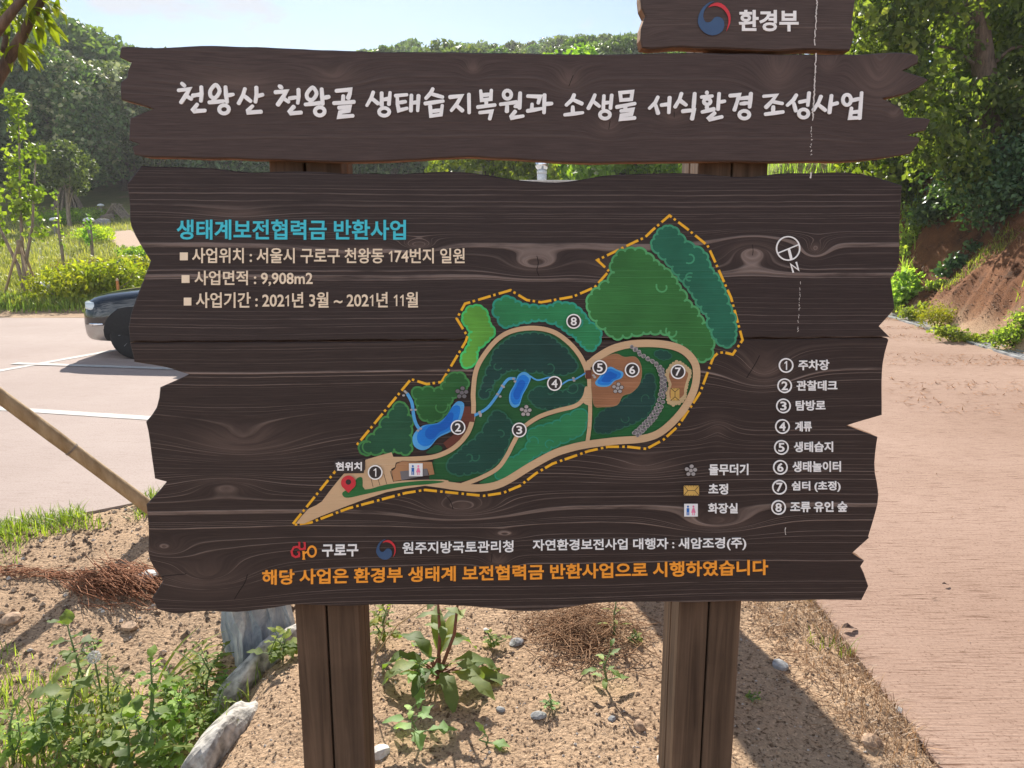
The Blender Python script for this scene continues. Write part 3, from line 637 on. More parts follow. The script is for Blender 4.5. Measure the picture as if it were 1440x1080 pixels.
T3 = [[(140, 172), (125, 208), (82, 248)], [(135, 210), (198, 238)], [(130, 258), (130, 300)], [(70, 318), (204, 302)],
      [(290, 172), (275, 210), (242, 272)], [(278, 220), (324, 258)], [(355, 178), (350, 274)], [(358, 232), (394, 228)], [(411, 174), (402, 272)], ('o', ell(362, 317, 36, 28)),
      ('o', [(472, 158), (560, 150), (552, 206), (478, 212)]), [(446, 262), (580, 236)], [(512, 258), (506, 282)], [(476, 290), (560, 280), (552, 312), (482, 322), (476, 350), (578, 340)],
      [(745, 188), (725, 230), (682, 272)], [(728, 248), (746, 308)], [(768, 248), (812, 242)], [(829, 192), (823, 304)],
      [(915, 162), (900, 208), (868, 262)], [(904, 214), (950, 248)], [(1010, 162), (1002, 264)], [(922, 292), (1004, 284), (990, 348)],
      [(1096, 152), (1100, 164)], [(1057, 190), (1138, 182)], ('o', ell(1100, 222, 24, 20)), [(1098, 254), (1098, 276)], [(1062, 298), (1150, 276)], [(1186, 162), (1178, 280)], [(1190, 226), (1228, 219)], [(1155, 304), (1112, 342), (1120, 352), (1208, 332)],
      [(1264, 180), (1330, 174), (1318, 220), (1296, 284)], [(1340, 200), (1398, 194)], [(1340, 238), (1398, 232)], [(1416, 162), (1406, 264)], ('o', ell(1368, 317, 36, 28))]
T4 = [[(437, 215), (544, 206), (510, 255), (458, 308)], [(524, 262), (598, 276)], [(520, 300), (518, 344)], [(452, 366), (604, 346)],
      [(715, 202), (690, 245), (637, 292)], [(692, 272), (710, 340)], [(740, 264), (798, 252)], [(821, 184), (810, 294)], ('o', ell(775, 360, 40, 35)),
      [(922, 214), (900, 268), (857, 332)], [(902, 288), (960, 334)], [(1010, 206), (992, 354)], [(1006, 286), (1060, 272)],
      ('o', ell(1140, 245, 34, 44)), [(1182, 250), (1240, 236)], [(1264, 182), (1246, 402)], [(1178, 312), (1166, 398), (1240, 396)], [(1182, 350), (1238, 344)]]
words = {}; hh = 0.0030
for wi, (ox, oy, s, w, strokes, lim) in enumerate(((240, 100, 5.333, 31, T1, 740), (500, 100, 5.143, 28, T2, 9999), (780, 100, 5.143, 28, T3, 620), (1000, 100, 6.0, 32, T4, 9999))):
    nxt = False
    for st in strokes:
        if st == 'o': nxt = True; continue
        closed = nxt or st[0] == 'o'; nxt = False
        pts = st[1] if st[0] == 'o' else st
        mbt = words.setdefault(wi*2+(pts[0][0] > lim), MB())
        pts = zt(ox, oy, s, pts)
        if closed: pts = catm(pts, 3, True) if len(pts) < 10 and len(pts) > 4 else pts
        elif len(pts) == 2: pts = [pts[0], ((pts[0][0]+pts[1][0])/2, (pts[0][1]+pts[1][1])/2), pts[1]]
        ws = [w/s*random.uniform(0.9, 1.08) for _ in pts]
        if not closed: ws[0] *= random.uniform(0.85, 1.05); ws[-1] *= random.uniform(0.8, 1.1)
        hh += 0.000012; ribbon(mbt, pts, ws if not closed else w/s*0.92, hh, 0.0028, closed)
for k in sorted(words): words[k].build('lettering', LET_TITLE, title)
# other lettering
text('생태계보전협력금 반환사업', 249, 308.5, 571, 337, LET_TEAL, upper, dy=0.5, bold=0.022)
text('사업위치 : 서울시 구로구 천왕동 174번지 일원', 270.6, 348.5, 653.5, 370, LET_BEIGE, upper, dy=0.5, bold=0.016)
text('사업면적 : 9,908m2', 274, 380.5, 440, 402, LET_BEIGE, upper, bold=0.016)
text('사업기간 : 2021년 3월 ~ 2021년 11월', 276, 411, 588, 433, LET_BEIGE, upper, dy=-0.5, bold=0.016)
def bullet(x0, y0, x1, y1):
    mb = MB(); ribbon(mb, [((x0+x1)/2-.01, y0), ((x0+x1)/2, y1)], x1-x0, 0.0026, 0.0022, caps=False); mb.build('bullet', LET_BEIGE, upper)
bullet(253.5, 355, 264.5, 366); bullet(256, 386.8, 267, 397.8); bullet(259, 418.5, 269.5, 429.5)
LEG = [('주차장', 1122.3, 506, 1165.6, 520.5), ('관찰데크', 1119.9, 535, 1177, 549.3), ('탐방로', 1118.6, 563, 1160.3, 577.3), ('계류', 1117.5, 592.5, 1141, 606.6), ('생태습지', 1115.8, 621, 1171, 635.5), ('생태놀이터', 1114, 648.5, 1182, 663.5), ('쉼터 (초정)', 1112.9, 676.5, 1181.5, 691.5), ('조류 유인 숲', 1111, 705, 1191, 719.8)]
CIR = [(1104.5, 513.5), (1102.5, 542), (1100.8, 570.3), (1099.4, 599.2), (1098, 628.5), (1096.5, 656.5), (1095.3, 684.4), (1094, 712.8)]
def numbered(n, cx, cy_, r, parent, disc=True):
    if disc:
        d = poly_obj('number_disc', [[(cx+r*math.cos(2*math.pi*i/28), cy_+r*math.sin(2*math.pi*i/28)) for i in range(28)]], DISC, parent, 0.0042)
    mb = MB(); ribbon(mb, [(cx+(r-.9)*math.cos(2*math.pi*i/32), cy_+(r-.9)*math.sin(2*math.pi*i/32)) for i in range(32)], 1.9, 0.0048, 0.002, closed=True)
    k = mb.build('number_ring', LET_WHITE, parent)
    w = 4.4
    text(str(n), cx-(2.6 if n == 1 else w), cy_-6.2, cx+(1.4 if n == 1 else w), cy_+6.2, LET_WHITE, parent, bold=0.02, h=0.0048, thick=0.002, name='number')
DISC = plain('dark_disc', (0.035, 0.028, 0.03), 0.5)
for (b, x0, y0, x1, y1), (cx, cy_), n in zip(LEG, CIR, range(1, 9)):
    text(b, x0, y0, x1, y1, LET_WHITE, lower, dy=-0.3, bold=0.024); numbered(n, cx, cy_, 10.3, lower, False)
text('돌무더기', 996.6, 652.3, 1052, 668, LET_WHITE, lower, bold=0.024, dy=-.3); text('초정', 996, 680, 1023.5, 695, LET_WHITE, lower, bold=0.024); text('화장실', 995.4, 707.3, 1037, 721.6, LET_WHITE, lower, bold=0.024)
text('구로구', 453, 765.5, 504, 782.5, LET_WHITE, lower, dy=-.6, bold=0.026); text('원주지방국토관리청', 566, 762, 722, 778.5, LET_WHITE, lower, dy=-2.4, bold=0.018)
text('자연환경보전사업 대행자 : 새암조경(주)', 749, 758.5, 1049, 776.5, LET_WHITE, lower, dy=-3.6, bold=0.018)
text('해당 사업은 환경부 생태계 보전협력금 반환사업으로 시행하였습니다', 369, 800.8, 1079.7, 822.3, LET_ORANGE, lower, dy=-14.4, bold=0.024)
text('환경부', 1038.7, 14.3, 1122.5, 44.5, LET_WHITE, emblem_b, bold=0.028)
EB = [(500, 10), (475, 14), (455, 25), (435, 43), (420, 65), (410, 88), (405, 112), (405, 132), (412, 152), (424, 170), (440, 186), (462, 198), (485, 203), (508, 200), (526, 192), (542, 178), (550, 162), (554, 145), (552, 125), (543, 109), (530, 100), (512, 97), (497, 103), (486, 117), (474, 127), (460, 130), (448, 127), (440, 115), (435, 98), (436, 80), (442, 62), (452, 45), (468, 28), (485, 17)]
ER = [(463, 46), (478, 30), (497, 21), (515, 18), (535, 22), (556, 36), (574, 57), (586, 82), (589, 108), (585, 138), (576, 160), (564, 182), (572, 152), (577, 128), (576, 105), (568, 82), (554, 62), (536, 47), (515, 39), (495, 37), (480, 40)]
def emblem(cx, cy_, sc, parent):
    f = lambda pl: [(cx+(x-497)/4*sc, cy_+(y-108)/4*sc) for x, y in pl]
    poly_obj('emblem', [f(EB)], BLUE, parent, 0.0024, 'navy swirl of the round emblem'); poly_obj('emblem', [f(ER)], RED, parent, 0.0026, 'red crescent of the round emblem')
emblem(1004, 26.5, 1.0, emblem_b); emblem(543, 772.3, 0.6, lower)
gz = lambda p: zt(400, 750, 9, p)
mb = MB(); ribbon(mb, gz([(190, 178), (160, 166), (120, 175), (92, 225), (105, 275), (145, 297), (186, 282)]), 2.7, 0.0026, .0022); ribbon(mb, gz([(190, 240), (188, 296)]), 2.5, 0.00264, .0022, caps=False); ribbon(mb, gz([(165, 232), (196, 232)]), 1.3, .00262, .0022, caps=False)
ribbon(mb, gz([(192, 112), (190, 170), (205, 198), (232, 196), (256, 180)]), 2.6, 0.0027, .0022); ribbon(mb, gz([(260, 112), (262, 204)]), 2.7, 0.00274, .0022, caps=False)
for q, hq in (([(172, 112), (200, 112)], .00278), ([(240, 112), (270, 112)], .00279)): ribbon(mb, gz(q), 1.2, hq, .0022, caps=False)
mb.build('logo_letters', RED, lower)
mb = MB(); ribbon(mb, gz([(244, 222), (248, 322)]), 2.9, 0.0028, .0022, caps=False); ribbon(mb, gz([(248, 252), (284, 232)]), 2.3, 0.00284, .0022); ribbon(mb, gz([(228, 226), (256, 222)]), 1.2, .00286, .0022, caps=False); ribbon(mb, gz([(228, 322), (266, 322)]), 1.2, .00288, .0022, caps=False)
ribbon(mb, gz(ell(350, 225, 50, 64, 24)), 2.7, 0.0029, .0022, closed=True); mb.build('logo_letters', LET_ORANGE, lower)
# compass
mb = MB(); ribbon(mb, zt(1080, 320, 13.5, ell(377, 395, 220, 223, 36)), 1.9, 0.0024, .002, closed=True); ribbon(mb, zt(1080, 320, 13.5, [(185, 485), (575, 325)]), 1.7, .00243, .002, caps=False)
ribbon(mb, zt(1080, 320, 13.5, [(388, 402), (438, 598)]), 3.6, .00246, .002, caps=False); ribbon(mb, zt(1080, 320, 13.5, [(476, 856), (427, 695), (574, 806), (530, 652)]), 2.3, .0025, .002, caps=False); mb.build('compass_mark', LET_WHITE, upper)
# knot cracks and bird-dropping streak
CRACK = plain('dark_crack', (0.008, 0.006, 0.005), 0.9)
mb = MB()
for pl, w in (([(1068, 500), (1063, 510), (1057, 520), (1050, 531)], 1.1), ([(755, 360), (757, 370), (755, 380), (758, 388)], 1.0), ([(348, 808), (344, 820), (336, 832), (330, 842)], 1.2), ([(628, 698), (634, 706), (637, 716)], 1.0), ([(215, 812), (240, 809), (262, 807)], 1.0), ([(1058, 344), (1059, 352), (1058, 359)], .8), ([(692, 778), (691, 790)], .8)):
    par = upper if pl[0][1] < 470 else lower; m2 = MB(); ribbon(m2, catm(pl, 3), w, 0.0003); m2.build('crack', CRACK, par)
for pl in ([(806, 106), (800, 121)], [(858, 170), (856, 182)], [(948, 157), (948, 165)]): m2 = MB(); ribbon(m2, pl, 0.9, .0003); m2.build('crack', CRACK, title)
DROP = plain('chalky_streak', srgb(214, 208, 204), 0.8, var=0.1, scale=200)
def streak(y0, y1, xa, xb, wmax, par, h, gap):
    m2 = MB(); y = y0
    while y < y1:
        l = random.uniform(2, 9) if gap < .3 else random.uniform(1, 4); t = (y-y0)/(y1-y0)
        pts = [(xa+(xb-xa)*t+random.gauss(0, .5), y), (xa+(xb-xa)*t+random.gauss(0, .6), y+l*.5), (xa+(xb-xa)*t+random.gauss(0, .4), y+l)]
        if y+l < y1+3: ribbon(m2, pts, [random.uniform(.5, 1)*wmax for _ in range(3)], h)
        y += l*1.02+(random.uniform(1, 6) if random.random() < gap else 0)
    m2.build('streak', DROP, par)
streak(-60, 66, 1152, 1144.5, 2.0, emblem_b, .0030, .15); streak(76, 172, 1146, 1141, 2.2, title, .0062, .06); streak(178, 218, 1141, 1140, 1.2, title, .0006, .7)
streak(396, 470, 1125.5, 1121.5, .8, upper, .0006, .5); streak(742, 752, 1104, 1104.5, 1.4, lower, .0006, .1); streak(243, 252, 1140, 1139, 3.4, upper, .0008, 0)
# ------------------------------------------------------------------ painted map
KK = K_UP+K_LO
def pm(name, c, wood=0.35): return paintmat(name, srgb(*c), [], 2.0, wood)
PG_MEADOW = pm('map_meadow_paint', (36, 92, 52)); PG_DARK = pm('map_forest_paint', (25, 72, 62)); PG_DARK2 = pm('map_deep_forest_paint', (24, 64, 60))
PG_MID = pm('map_shrub_paint', (52, 116, 58)); PG_LIGHT = pm('map_light_shrub_paint', (98, 168, 64)); PG_TEAL = pm('map_teal_shrub_paint', (32, 102, 80)); PG_BG = pm('map_blue_green_paint', (42, 128, 80)); PG_OL = pm('map_olive_paint', (36, 88, 56))
O_DARK = pm('map_dark_outline', (44, 104, 82), .2); O_MID = pm('map_mid_outline', (84, 164, 104), .2); O_LIGHT = pm('map_light_outline', (72, 200, 110), .2); O_TEAL = pm('map_teal_outline', (64, 148, 112), .2); O_BG = pm('map_blue_outline', (44, 150, 128), .2); O_OL = pm('map_olive_outline', (68, 134, 74), .2)
P_TAN = paintmat('map_path_paint', srgb(204, 172, 136), [], 2.0, .06, var=.03); P_BROWN = pm('map_deck_brown', (152, 106, 76), .35); P_RBROWN = pm('map_red_brown', (104, 58, 48), .2)
P_BLUE1 = pm('map_pale_water', (84, 164, 224), .15); P_BLUE2 = pm('map_water', (28, 126, 220), .12); P_BLUE3 = pm('map_deep_water', (16, 100, 200), .12)
P_YEL = paintmat('map_boundary_yellow', srgb(240, 180, 46), [], 2.0, .06, var=.04); P_GREY = pm('map_stone_grey', (168, 164, 164), .1); P_GREYD = pm('map_dark_grey', (112, 110, 114), .1); P_BLACK = plain('map_black_line', (0.02, 0.016, 0.015), .6); P_HUT = pm('map_hut_ochre', (206, 168, 92), .1); P_BEI = pm('map_beige', (196, 172, 132), .1)
P_PINK = plain('pink_paint', srgb(236, 130, 170), .5); P_FBLUE = plain('figure_blue', srgb(30, 100, 180), .5); P_WHITE = plain('map_white', srgb(232, 235, 238), .5, var=.03)
def scallop(pts, step, bul, seed=0):
    rn = random.Random(seed); q = catm(pts, 8, True); P = [Vector(p) for p in q]
    area = sum(P[i-1].x*P[i].y-P[i].x*P[i-1].y for i in range(len(P))); sgn = 1 if area > 0 else -1
    # resample
    nodes = [P[0]]; acc = 0; tgt = step*rn.uniform(.7, 1.3)
    for i in range(1, len(P)):
        acc += (P[i]-P[i-1]).length
        if acc >= tgt: nodes.append(P[i]); acc = 0; tgt = step*rn.uniform(.7, 1.35)
    if (nodes[-1]-nodes[0]).length < step*.5: nodes.pop()
    bumps = []
    for i in range(len(nodes)):
        a = nodes[i]; b = nodes[(i+1) % len(nodes)]; d = b-a; n = Vector((d.y, -d.x)).normalized()*sgn; l = d.length; bb = bul*rn.uniform(.8, 1.35)
        bumps.append([tuple((a+b)/2-d*.53*math.cos(math.pi*k/8)+n*math.sin(math.pi*k/8)*l*bb) for k in range(9)])
    return [tuple(p) for p in nodes], bumps
def shrub(pts, mat, omat, step=9, bul=.36, w=1.7, seed=0, swirls=0, par=None, name='map_shrub'):
    par = par or (upper if sum(p[1] for p in pts)/len(pts) < 478 else lower); w *= 1.45
    nodes, bumps = scallop(pts, step, bul, seed); h = nextlay(.0001); o = poly_obj(name, [nodes], mat, par, h)
    mb = MB()
    for i, bp in enumerate(bumps):
        q = [S(*p) for p in bp]; hh_ = h+.000004+i*.0000012; k = len(q); a, b, c = Vector(q[0]), Vector(q[1]), Vector(q[-1]); idx = tuple(range(k)); idx = idx if (b-a).cross(c-a) > 0 else idx[::-1]
        mb.add([(x, -hh_, z) for x, z in q], [idx])
    mb.build('lobes', mat, o)
    mb = MB(); h = nextlay(.0001)
    for i, bp in enumerate(bumps): ribbon(mb, bp, [w*.75]+[w]*(len(bp)-2)+[w*.75], h+i*.0000012)
    rn = random.Random(seed+99); cx = sum(p[0] for p in pts)/len(pts); cy_ = sum(p[1] for p in pts)/len(pts)
    for k in range(swirls):
        i = rn.randrange(len(pts)); u = rn.uniform(.3, .8); x = cx+(pts[i][0]-cx)*u; y = cy_+(pts[i][1]-cy_)*u; r = rn.uniform(.6, 1.1)*step; a0 = rn.uniform(0, 6.28); sgn = rn.choice((-1, 1))
        ribbon(mb, [(x+r*(1-.05*j)*math.cos(a0+sgn*j*.42), y+r*(1-.05*j)*math.sin(a0+sgn*j*.42)) for j in range(10)], w*.8, h+.00005+.00001*(k+1))
    mb.build('outline', omat, o); LAY[0] += .0001; return o
def area(pts, mat, name, par=None, k=5, sm_=True):
    return poly_obj(name, [catm(pts, k, True) if sm_ else pts], mat, par or lower)
def band(pts, w, mat, name, par=None, k=6, closed=False, h=None):
    mb = MB(); ribbon(mb, catm(pts, k, closed), w, h if h else nextlay(), closed=closed, caps=not closed); return mb.build(name, mat, par or lower)
z2 = lambda p: zt(400, 480, 3.857, p)
z3 = lambda p: zt(640, 290, 3.4286, p)
z4 = lambda p: zt(640, 440, 3.789, p)
# meadows under everything
area([(667, 578), (668, 545), (675, 515), (690, 493), (708, 476), (727, 467), (751, 463), (777, 468), (797, 482), (813, 502), (826, 532), (826, 548), (818, 562), (806, 570), (780, 576), (757, 584), (740, 597), (730, 607), (720, 626), (710, 644), (697, 658), (672, 672), (640, 678), (606, 681), (606, 660), (612, 645), (640, 632), (658, 612)], PG_MEADOW, 'map_meadow')
area(z4([(700, 480), (712, 560), (705, 680), (600, 705), (500, 748), (400, 810), (310, 870), (240, 902), (130, 908), (180, 870), (255, 800), (305, 730), (345, 655), (420, 585), (560, 528), (650, 500)]), pm('map_lawn_paint', (46, 118, 70)), 'map_meadow')
area(z4([(735, 270), (800, 215), (870, 190), (960, 178), (1090, 185), (1195, 215), (1255, 280), (1262, 380), (1215, 490), (1120, 595), (1020, 660), (860, 668), (722, 676), (732, 560), (725, 400)]), pm('map_grass_paint', (32, 98, 52)), 'map_meadow')
# shrubs on the outside
shrub(z3([(110, 480), (150, 520), (165, 570), (188, 605), (150, 650), (105, 690), (100, 745), (65, 775), (30, 745), (60, 690), (80, 640), (78, 595), (42, 560), (50, 515)]), PG_LIGHT, O_LIGHT, 8, .3, 2.0, 1)
shrub(z3([(190, 490), (250, 440), (320, 480), (430, 492), (540, 470), (615, 520), (640, 560), (690, 600), (690, 650), (645, 695), (600, 645), (530, 590), (470, 550), (380, 545), (290, 565), (235, 580), (215, 540)]), PG_BG, O_BG, 9, .3, 2.0, 2, 1)
shrub(z3([(760, 270), (800, 225), (890, 215), (965, 270), (1030, 325), (1075, 390), (1100, 450), (1150, 500), (1185, 560), (1230, 610), (1235, 680), (1205, 740), (1170, 735), (1130, 690), (1060, 640), (1020, 600), (930, 605), (840, 615), (760, 625), (720, 580), (665, 530), (640, 470), (660, 425), (720, 385), (765, 335)]), PG_MID, O_MID, 12, .32, 2.0, 3, 2)
shrub(z3([(950, 190), (1000, 110), (1050, 105), (1105, 175), (1195, 225), (1225, 295), (1280, 380), (1310, 470), (1340, 560), (1345, 640), (1310, 675), (1260, 640), (1225, 540), (1165, 450), (1110, 370), (1050, 290), (995, 235)]), PG_TEAL, O_TEAL, 10, .32, 2.0, 4, 3)
shrub(z2([(410, 590), (480, 515), (550, 435), (605, 350), (650, 335), (665, 390), (685, 470), (675, 530), (685, 590), (650, 605), (570, 580), (420, 610)]), pm('map_dark_shrub', (32, 82, 58)), O_OL, 11, .3, 1.9, 5, 1)
shrub(z2([(700, 260), (770, 265), (850, 265), (885, 195), (930, 172), (990, 212), (985, 250), (920, 290), (885, 350), (845, 415), (790, 428), (735, 395), (725, 330)]), pm('map_leaf_green', (40, 98, 50)), O_OL, 11, .3, 1.9, 6, 1)
area(z2([(768, 604), (800, 575), (825, 560), (855, 572), (850, 592), (815, 606)]), PG_OL, 'map_shrub', k=3)
# forests inside the loops
shrub(z4([(190, 280), (210, 210), (320, 125), (480, 120), (590, 205), (650, 290), (560, 325), (450, 310), (300, 300), (220, 345), (190, 400), (150, 465), (135, 420)]), PG_DARK2, O_DARK, 9, .26, 1.4, 7, 3, name='map_forest')
shrub(z4([(395, 430), (480, 395), (560, 425), (670, 375), (665, 450), (560, 495), (440, 500)]), PG_DARK, O_DARK, 9, .26, 1.3, 8, 2, name='map_forest')
shrub(z4([(215, 520), (275, 560), (300, 610), (255, 740), (180, 825), (60, 850), (-20, 850), (-40, 800), (20, 740), (80, 690), (140, 650)]), PG_DARK, O_DARK, 10, .26, 1.4, 9, 3, name='map_forest')
shrub(z4([(215, 865), (260, 800), (330, 760), (400, 700), (395, 630), (560, 575), (680, 510), (680, 630), (560, 685), (430, 755), (340, 830), (260, 880)]), pm('map_bush_paint', (44, 128, 82)), pm('map_bush_outline', (44, 140, 112), .2), 10, .24, 1.4, 10, 2, name='map_forest')
shrub(z4([(745, 620), (770, 540), (890, 470), (980, 390), (1030, 320), (1055, 350), (1055, 440), (1015, 540), (900, 600), (800, 635)]), PG_DARK2, pm('map_dim_outline', (40, 94, 74), .2), 8, .26, 1.1, 11, 2, name='map_forest')
shrub(z4([(1060, 215), (1090, 200), (1140, 215), (1150, 235), (1100, 245)]), PG_DARK, O_DARK, 6, .26, .8, 12, name='map_forest')
# tan paths
hroad = nextlay()
poly_obj('map_path', [z2([(65, 985), (95, 945), (135, 903), (175, 885), (205, 865), (250, 805), (290, 755), (325, 714), (432, 712), (440, 640), (512, 618), (582, 599), (592, 624), (640, 632), (640, 645), (605, 655), (600, 680), (580, 690), (592, 758), (640, 752), (760, 748), (860, 747), (890, 752), (890, 797), (865, 794), (765, 780), (660, 795), (555, 815), (420, 860), (300, 905), (200, 945), (110, 985)])], P_TAN, lower, hroad)
low = [(622, 680), (640, 683), (674, 685.4), (706, 678.5), (745.6, 655), (777, 638), (800, 630), (825, 624.5), (864, 619.5), (904, 616), (930, 606), (957, 580), (974, 551), (979, 524.5), (974, 506), (957, 490.5), (930, 483.5), (893, 483), (864, 489), (842, 500.7), (828, 512)]
band(low, 10.5, P_TAN, 'map_path')
band([(548, 645), (581.5, 644.6), (612.6, 641), (638.5, 629), (656.7, 609.6), (664.5, 589), (666, 570), (665.5, 551), (670, 519), (685, 493), (703, 474), (724, 464), (751, 461), (777, 466), (798, 480), (814, 498), (823.4, 516.5), (826, 530)], 6.6, P_TAN, 'map_path')
band([(827, 508), (828, 532), (829.5, 567), (828.7, 598), (825.5, 622)], 5.5, P_TAN, 'map_path')
band([(825, 545), (821, 559), (809, 570), (782.5, 577), (759, 585), (740, 597), (730, 608), (722, 622), (711, 643), (698, 659), (674, 672), (650, 681)], 6.0, P_TAN, 'map_path')
poly_obj('map_path', [[(815, 562), (829, 545), (829, 570), (823, 568)]], P_TAN, lower)
# car park lawn, stalls, toilet block
area(z2([(322, 838), (318, 815), (360, 790), (395, 740), (425, 738), (438, 800), (560, 772), (760, 752), (870, 758), (780, 772), (660, 782), (550, 802), (420, 830), (350, 845)]), pm('map_lawn_dark', (44, 108, 58)), 'map_meadow', k=3)
poly_obj('map_path', [z2([(432, 708), (442, 650), (560, 640), (592, 760), (446, 795)])], P_TAN, lower)
poly_obj('map_plaza', [z2([(592, 756), (580, 700), (600, 685), (608, 658), (640, 645), (800, 650), (814, 718), (786, 722), (776, 690), (630, 702), (636, 748)])], pm('map_plaza_brown', (172, 128, 92), .1), lower)
poly_obj('map_building', [z2([(628, 702), (774, 686), (782, 722), (636, 750)])], P_GREYD, lower)
mb = MB()
for i, q in enumerate(([(470, 735), (482, 785)], [(505, 730), (520, 778)], [(540, 715), (556, 770)], [(575, 700), (592, 758)])): ribbon(mb, z2(q), .7, nextlay(.00001))
ribbon(mb, z2([(592, 758), (582, 700), (602, 684), (608, 660), (640, 646), (812, 650)]), .6, nextlay(.00001)); mb.build('stall_line', P_BLACK, lower)
# decks, ponds, streams
area(z4([(728, 300), (780, 245), (850, 217), (900, 235), (960, 235), (990, 290), (982, 370), (940, 420), (890, 440), (860, 488), (785, 498), (736, 480)]), P_BROWN, 'map_deck', k=4)
mb = MB(); ribbon(mb, catm(z4([(728, 300), (780, 245), (850, 217), (900, 235), (960, 235), (990, 290), (982, 370), (940, 420), (890, 440), (860, 488), (785, 498), (736, 480)]), 4, True), 1.2, nextlay(), closed=True); mb.build('map_deck_edge', pm('map_deck_edge', (150, 116, 84), .2), lower)
def stream(p, w): band(p, w, P_BLUE1, 'map_stream')
stream(z2([(668, 282), (692, 330), (702, 400), (715, 445), (735, 475)]), 4.6); stream(z4([(100, 545), (170, 505), (225, 435), (258, 380), (285, 350), (318, 348)]), 4.0); stream(z4([(400, 335), (440, 356), (500, 342), (545, 352)]), 2.2); stream(z4([(560, 385), (600, 358), (640, 350), (700, 315)]), 2.2)
poly_obj('map_deck', [z2([(972, 350), (1010, 350), (1008, 425), (985, 480), (950, 532), (885, 582), (862, 548), (920, 500), (950, 450), (965, 400)])], P_RBROWN, lower)
def pond(p):
    P = [Vector(q) for q in p]; c = sum(P, Vector((0, 0)))/len(P)
    area(p, P_BLUE1, 'map_pond', k=4)
    for k, mt in ((.84, P_BLUE2), (.55, P_BLUE3)): area([tuple(c+(q-c)*k) for q in P], mt, 'map_pond_depth', k=4)
pond(z2([(915, 345), (945, 322), (975, 338), (965, 400), (938, 455), (900, 488), (835, 520), (785, 575), (740, 586), (702, 560), (700, 505), (750, 455), (830, 440), (880, 400)]))
pond(z4([(335, 330), (370, 312), (403, 340), (385, 390), (360, 435), (340, 492), (308, 500), (288, 470), (290, 425), (315, 380)])); pond(z4([(785, 305), (825, 285), (860, 300), (893, 315), (885, 345), (848, 360), (818, 388), (765, 390), (744, 370), (768, 335)]))
poly_obj('map_bridge', [z2([(1005, 388), (1030, 390), (1030, 435), (1003, 432)]), z4([(692, 305), (722, 302), (726, 348), (694, 350)])], P_RBROWN, lower)
def pile(cx, cy_, r, mat=P_GREY, par=None):
    mb = MB(); h = nextlay(); h2 = nextlay(.0001)
    ps = [(0, 0)]+[(math.cos(a)*1.15, math.sin(a)*1.15) for a in (R(-80), R(-10), R(55), R(125), R(200))]
    for i, (u, v) in enumerate(ps):
        e = [(cx+u*r+.62*r*math.cos(2*math.pi*k/12), cy_+v*r+.56*r*math.sin(2*math.pi*k/12)) for k in range(12)]
        q = [S(*p) for p in e]; mb.mi = 0; hz_ = h+i*.000005; mb.add([(a, -hz_, b) for a, b in q], [tuple(range(12))[::-1]])
        mb.mi = 1; ribbon(mb, e, .6, hz_+.0000025, closed=True); mb.m[-12:] = [1]*12; mb.mi = 0
    mb.build('map_stone_pile', [mat, P_BLACK], par or lower)
pile(649.5, 551.5, 5.4, P_GREYD); pile(739, 577, 5.0); pile(868, 545, 4.8); pile(970.6, 660.6, 5.2)
mb = MB(); h = nextlay(); rn = random.Random(3)
def dot(mb, cx, cy_, rx, ry, h, ang=0, n=10, mi=0):
    e = [(cx+rx*math.cos(2*math.pi*k/n)*math.cos(ang)-ry*math.sin(2*math.pi*k/n)*math.sin(ang), cy_+rx*math.cos(2*math.pi*k/n)*math.sin(ang)+ry*math.sin(2*math.pi*k/n)*math.cos(ang)) for k in range(n)]
    mb.mi = mi; mb.add([(*((S(*p)[0]), -h, S(*p)[1]),) for p in e], [tuple(range(n))[::-1]])
ch = catm(z4([(950, 185), (990, 222), (1035, 248), (1078, 278), (1096, 312), (1106, 350), (1106, 395), (1098, 440), (1086, 490), (1066, 530), (1040, 565), (1012, 595), (985, 620), (960, 642)]), 2)
for i, (x, y) in enumerate(ch):
    for sgn in (-1, 1):
        x += rn.uniform(-.4, .4); y += rn.uniform(-.4, .4); dot(mb, x+sgn*2.6, y+sgn*1.5, 3.3, 2.8, h, rn.uniform(0, 3), mi=1); h += .0000015
        dot(mb, x+sgn*2.6, y+sgn*1.5, 2.6, 2.1, h, rn.uniform(0, 3), mi=0); h += .0000015
LAY[0] = h; mb.build('map_stone_row', [P_GREYD, P_GREY], lower)
mb = MB(); h = nextlay(.0003)
for x, y in z2([(655, 268), (648, 290), (662, 275), (690, 368), (712, 368), (725, 480), (740, 470), (1058, 380), (1064, 392)])+z4([(130, 530), (135, 545), (225, 430), (240, 442), (258, 392), (250, 385), (310, 348), (318, 362), (628, 345), (632, 358), (735, 330), (742, 340)]): dot(mb, x, y, 2.0, 1.6, h); h += .0000015
mb.build('map_stepping_stone', P_GREY, lower)
rest = z4([(1132, 295), (1180, 258), (1235, 290), (1252, 312), (1238, 360), (1225, 410), (1222, 448), (1180, 482), (1135, 478), (1128, 420), (1142, 380), (1124, 330)])
sh_n, sh_b = scallop(rest, 3.4, .45, 5); poly_obj('map_shelter', [sh_n]+sh_b, P_BEI, lower); R_ = [Vector(p) for p in rest]; c_ = sum(R_, Vector((0, 0)))/len(R_)
area([tuple(c_+(q-c_)*.80) for q in R_], P_BROWN, 'map_shelter_floor', k=3)
